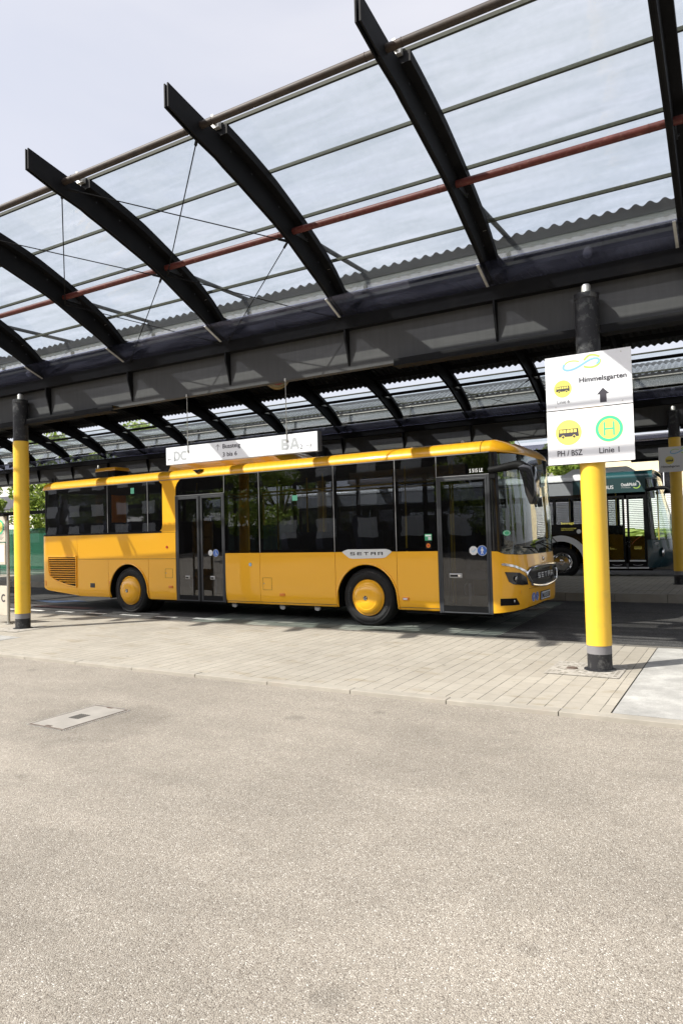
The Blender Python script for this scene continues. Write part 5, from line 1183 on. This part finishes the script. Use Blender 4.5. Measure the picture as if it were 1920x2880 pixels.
mb.build('fence_post', M['steel'], t)
# trees
def crown_mesh(seed, rx, rz, n, clumps, ls=.17, cz=0):
    rnd = random.Random(seed); vs = []; fs = []; cl = []
    for _ in range(clumps):
        a, b = rnd.uniform(0, 2*math.pi), rnd.uniform(-1, 1); rr = rnd.uniform(.45, 1)**.6; q = math.sqrt(1-b*b)
        cl.append((rx*rr*q*math.cos(a), rx*rr*q*math.sin(a), rz*rr*b, rnd.uniform(.5, 1.15)*rx*.26))
    for _ in range(n):
        c = rnd.choice(cl); a, b = rnd.uniform(0, 2*math.pi), rnd.uniform(-1, 1); q = math.sqrt(1-b*b); rr = rnd.uniform(.6, 1.)*c[3]
        p_ = Vector((c[0]+rr*q*math.cos(a), c[1]+rr*q*math.sin(a), c[2]+rr*b*.8))
        nn = Vector((rnd.gauss(0,1), rnd.gauss(0,1), rnd.gauss(.6,1))).normalized(); t1 = nn.orthogonal().normalized(); t2 = nn.cross(t1); s = ls*rnd.uniform(.6,1.3); r0 = rnd.uniform(0,6.28)
        d1 = math.cos(r0)*t1+math.sin(r0)*t2; d2 = nn.cross(d1); o = len(vs)
        vs += [p_-d1*s*.5, p_+d2*s*.28, p_+d1*s*.5, p_-d2*s*.28]; fs.append((o, o+1, o+2, o+3))
    return MB().add(vs, fs)
def tree(kind, x, y, h, rx, rz, lab, n=9000, mat='leaf', seed=1, group='trees beyond the bus station', src=None, cl=46):
    t = empty(kind, lab, 'tree', (x, y, .07), random.uniform(0,6), group)
    if src is None:
        cz = h-rz; o = crown_mesh(seed, rx, rz, n, cl, ls=max(.16, rx*.075)).build('crown', M[mat], t, recalc=False); o.location = (0,0,cz)
        mb = MB(); mb.tube([(0,0,-.1),(.05,0,cz*.5),(0,.05,cz+rz*.3)], [.22,.16,.05], 8)
        for k in range(7):
            a = k*.9; mb.tube([(0,0,cz*.55+.1*k),(rx*.35*math.cos(a),rx*.35*math.sin(a),cz*.9),(rx*.7*math.cos(a),rx*.7*math.sin(a),cz+rz*.4)], [.09,.06,.02], 6)
        mb.build('trunk', M['bark'], t)
    else:
        for ch in src.children: c = ch.copy(); C.objects.link(c); c.parent = t
        t.scale = (h/src['h'],)*3
    t['h'] = h; return t
ta = tree('broadleaf_tree', -38, 23, 8.4, 3.6, 3.4, 'bright green leafy tree directly left of the orange bus rear', seed=3, n=12000, cl=60)
tb = tree('broadleaf_tree', -51, 24, 6.4, 3.2, 2.7, 'lower bright green tree at the left edge below the pale building', seed=5, n=9000)
tree('broadleaf_tree', -33, 27, 9.2, 0, 0, 'green tree whose top shows above the rear roof of the orange bus', src=ta)
tree('broadleaf_tree', -23, 27, 7.2, 0, 0, 'leafy tree seen behind the rear windows of the orange bus', src=tb)
tree('broadleaf_tree', -44, 19.5, 4.9, 0, 0, 'small bright tree between the post and the bus rear, low over the fence', src=tb)
tree('broadleaf_tree', -14, 34, 8.5, 0, 0, 'tree behind the middle of the orange bus, seen through its windows', src=ta)
tree('broadleaf_tree', -7.5, 31, 6.5, 0, 0, 'tree seen through the windscreen of the orange bus', src=tb)
t = empty('hedge', 'low sunlit hedge below the white slatted screen behind the dark bus', 'hedge', (-2, 25.2, .07))
o = crown_mesh(9, 1, .55, 9000, 60, .16).build('foliage', M['leaf'], t, recalc=False); o.scale = (10,.7,1); o.location = (0,0,.65)
# slatted screen
t = empty('slatted_screen', 'white screen of horizontal slats behind the dark bus at the right', 'screen', (-2, 27, .07))
mb = MB()
for k in range(22): mb.box((-11,0,1.3+.085*k),(8,.03,1.35+.085*k))
mb.build('slats', M['slat'], t); mb = MB()
for k in range(8): mb.box((-11+2.7*k,.03,0),(-10.9+2.7*k,.1,3.2))
mb.build('screen_post', M['frame'], t); MB().box((-11,.3,0),(8,.35,3.0)).build('screen_backing', M['greyb'], t)
def house(name, lab, x0, x1, y0, y1, h, mat, wins=(), sign=None, wmat='blackgl', roof='darkb'):
    t = empty(name, lab, 'building', ((x0+x1)/2, y0, .07)); w_ = (x1-x0)/2
    MB().box((-w_,0,-.3),(w_,y1-y0,h)).build('wall', M[mat], t); MB().box((-w_-.15,-.15,h),(w_+.15,y1-y0+.15,h+.3)).build('roof', M[roof], t)
    return t, w_
def window(t, x, z, w_, h, y=-.03):
    f_ = MB().box((x-w_/2-.06,y-.02,z-.06),(x+w_/2+.06,y+.02,z+h+.06)).build('window', M['whitep'], t); MB().box((x-w_/2,y-.03,z),(x-.03,y-.021,z+h)).box((x+.03,y-.03,z),(x+w_/2,y-.021,z+h)).build('pane', M['blackgl'], f_)
t, w_ = house('beige_house', 'sunlit beige building with small windows above the slatted screen', -9, 14, 42, 50, 7.2, 'beige')
for k in range(6): window(t, -9+3.4*k, 3.7, 1.0, 1.3); window(t, -9+3.4*k, .9, 1.0, 1.3)
t, w_ = house('white_shop', 'white flat building behind the rear windows of the orange bus, with a name board', -46, -29, 36, 46, 3.6, 'wall')
mb = MB().box((-3.2,-.25,2.2),(1.4,-.05,3.1)).build('name_board', M['whitep'], t)
text('Bierschneider', -2.9, 2.4, 3.6, .5, lambda a, b, o=0: (a, -.26-o, b), 'board_lettering', M['blackm'], t, .02)
t, w_ = house('office_block', 'pale building with a dark blue band at the far left above the trees', -118, -84, 60, 75, 10.6, 'wall', roof='greyb')
MB().box((-16,-.3,6.6),(17,-.02,8.6)).build('dark_band', M['darkb'], t)
t, w_ = house('warehouse', 'grey hall in the distance behind the orange bus', -30, -10, 48, 60, 6.0, 'greyb')
for k in range(6): window(t, -8+3.2*k, 2.2, 1.6, 1.4)
# street lamp
t = empty('street_lamp', 'slender grey street lamp with curved arm at the far left', 'street lamp', (-37.5, 14.5, .07))
mb = MB(); mb.tube([(0,0,0),(0,0,2.2)], .08, 10); mb.tube(cr([(0,0,2.2),(0,0,4.6),(.15,0,5.3),(.6,0,5.6),(1.2,0,5.65)], 5), .05, 10); mb.build('lamp_pole', M['pole'], t, smooth=True)
MB().box((1.0,-.12,5.6),(1.7,.12,5.7)).build('lamp_head', M['pole'], t, bevel=.02)
# parked white van at the right
t = empty('parked_van', 'white van parked beyond the dark bus nose at the right', 'van', (1.9, 19.6, roadz(19.6)), R(8))
MB().prism([(-2.2,.35),(2.2,.35),(2.25,1.0),(1.6,1.15),(.9,1.95),(-2.15,2.0),(-2.25,1.0)], lambda a, b, t_: (a,t_,b), 0, 1.8).build('body', M['whitep'], t, bevel=.06, smooth=True)
MB().prism([(.1,1.2),(1.35,1.2),(.82,1.82),(.1,1.85)], lambda a, b, t_: (a,t_,b), -.005, .0).build('side_window', M['blackgl'], t)
MB().box((-2.26,.25,1.2),(-2.2,1.55,1.8)).build('rear_window', M['blackgl'], t)
for u in (-1.4,1.4): MB().lathe([(.0,-.02),(.2,-.02),(.33,0),(.33,.2),(0,.2)], (u,0,.33), 'y', 24).build('wheel', M['rubber'], t)
# behind the camera: what the bus windows and paint reflect
t, w_ = house('apartment_block', 'grey apartment block on the near side of the plaza, behind the viewer', -42, 4, -44, -34, 13, 'facade')
for r_ in range(4):
    for k in range(11): window(t, -20+4*k, 1.2+3*r_, 1.7, 1.5, 10.02)
t, w_ = house('long_building', 'long brown building on the near side of the plaza, behind the viewer at the left', -120, -50, -50, -36, 15, 'facade')
for r_ in range(4):
    for k in range(16): window(t, -33+4.2*k, 1.4+3.3*r_, 1.9, 1.6, 14.02)
t, w_ = house('office_building', 'dark office building on the near side of the plaza, behind the viewer', 10, 46, -42, -30, 11, 'darkb')
for r_ in range(3):
    for k in range(8): window(t, -14+4*k, 1.4+3.2*r_, 2.2, 1.7, 12.02)
for k_, (x_, y_, h_) in enumerate([(22,24,7.5),(30,8,6.8),(27,-14,7.4),(38,-4,7.2)]): tree('broadleaf_tree', x_, y_, h_, 0, 0, 'plaza tree off to the right of the picture, mirrored in the bus windscreen', src=(ta, tb)[k_ % 2], group='trees right of the plaza')
tree('broadleaf_tree', -14, -27, 7.5, 0, 0, 'plaza tree behind the viewer, left', src=ta, group='plaza trees'); tree('broadleaf_tree', 6, -25, 6.6, 0, 0, 'plaza tree behind the viewer, right', src=tb, group='plaza trees'); tree('broadleaf_tree', -30, -24, 7.5, 0, 0, 'plaza tree behind the viewer, far left', src=ta, group='plaza trees')
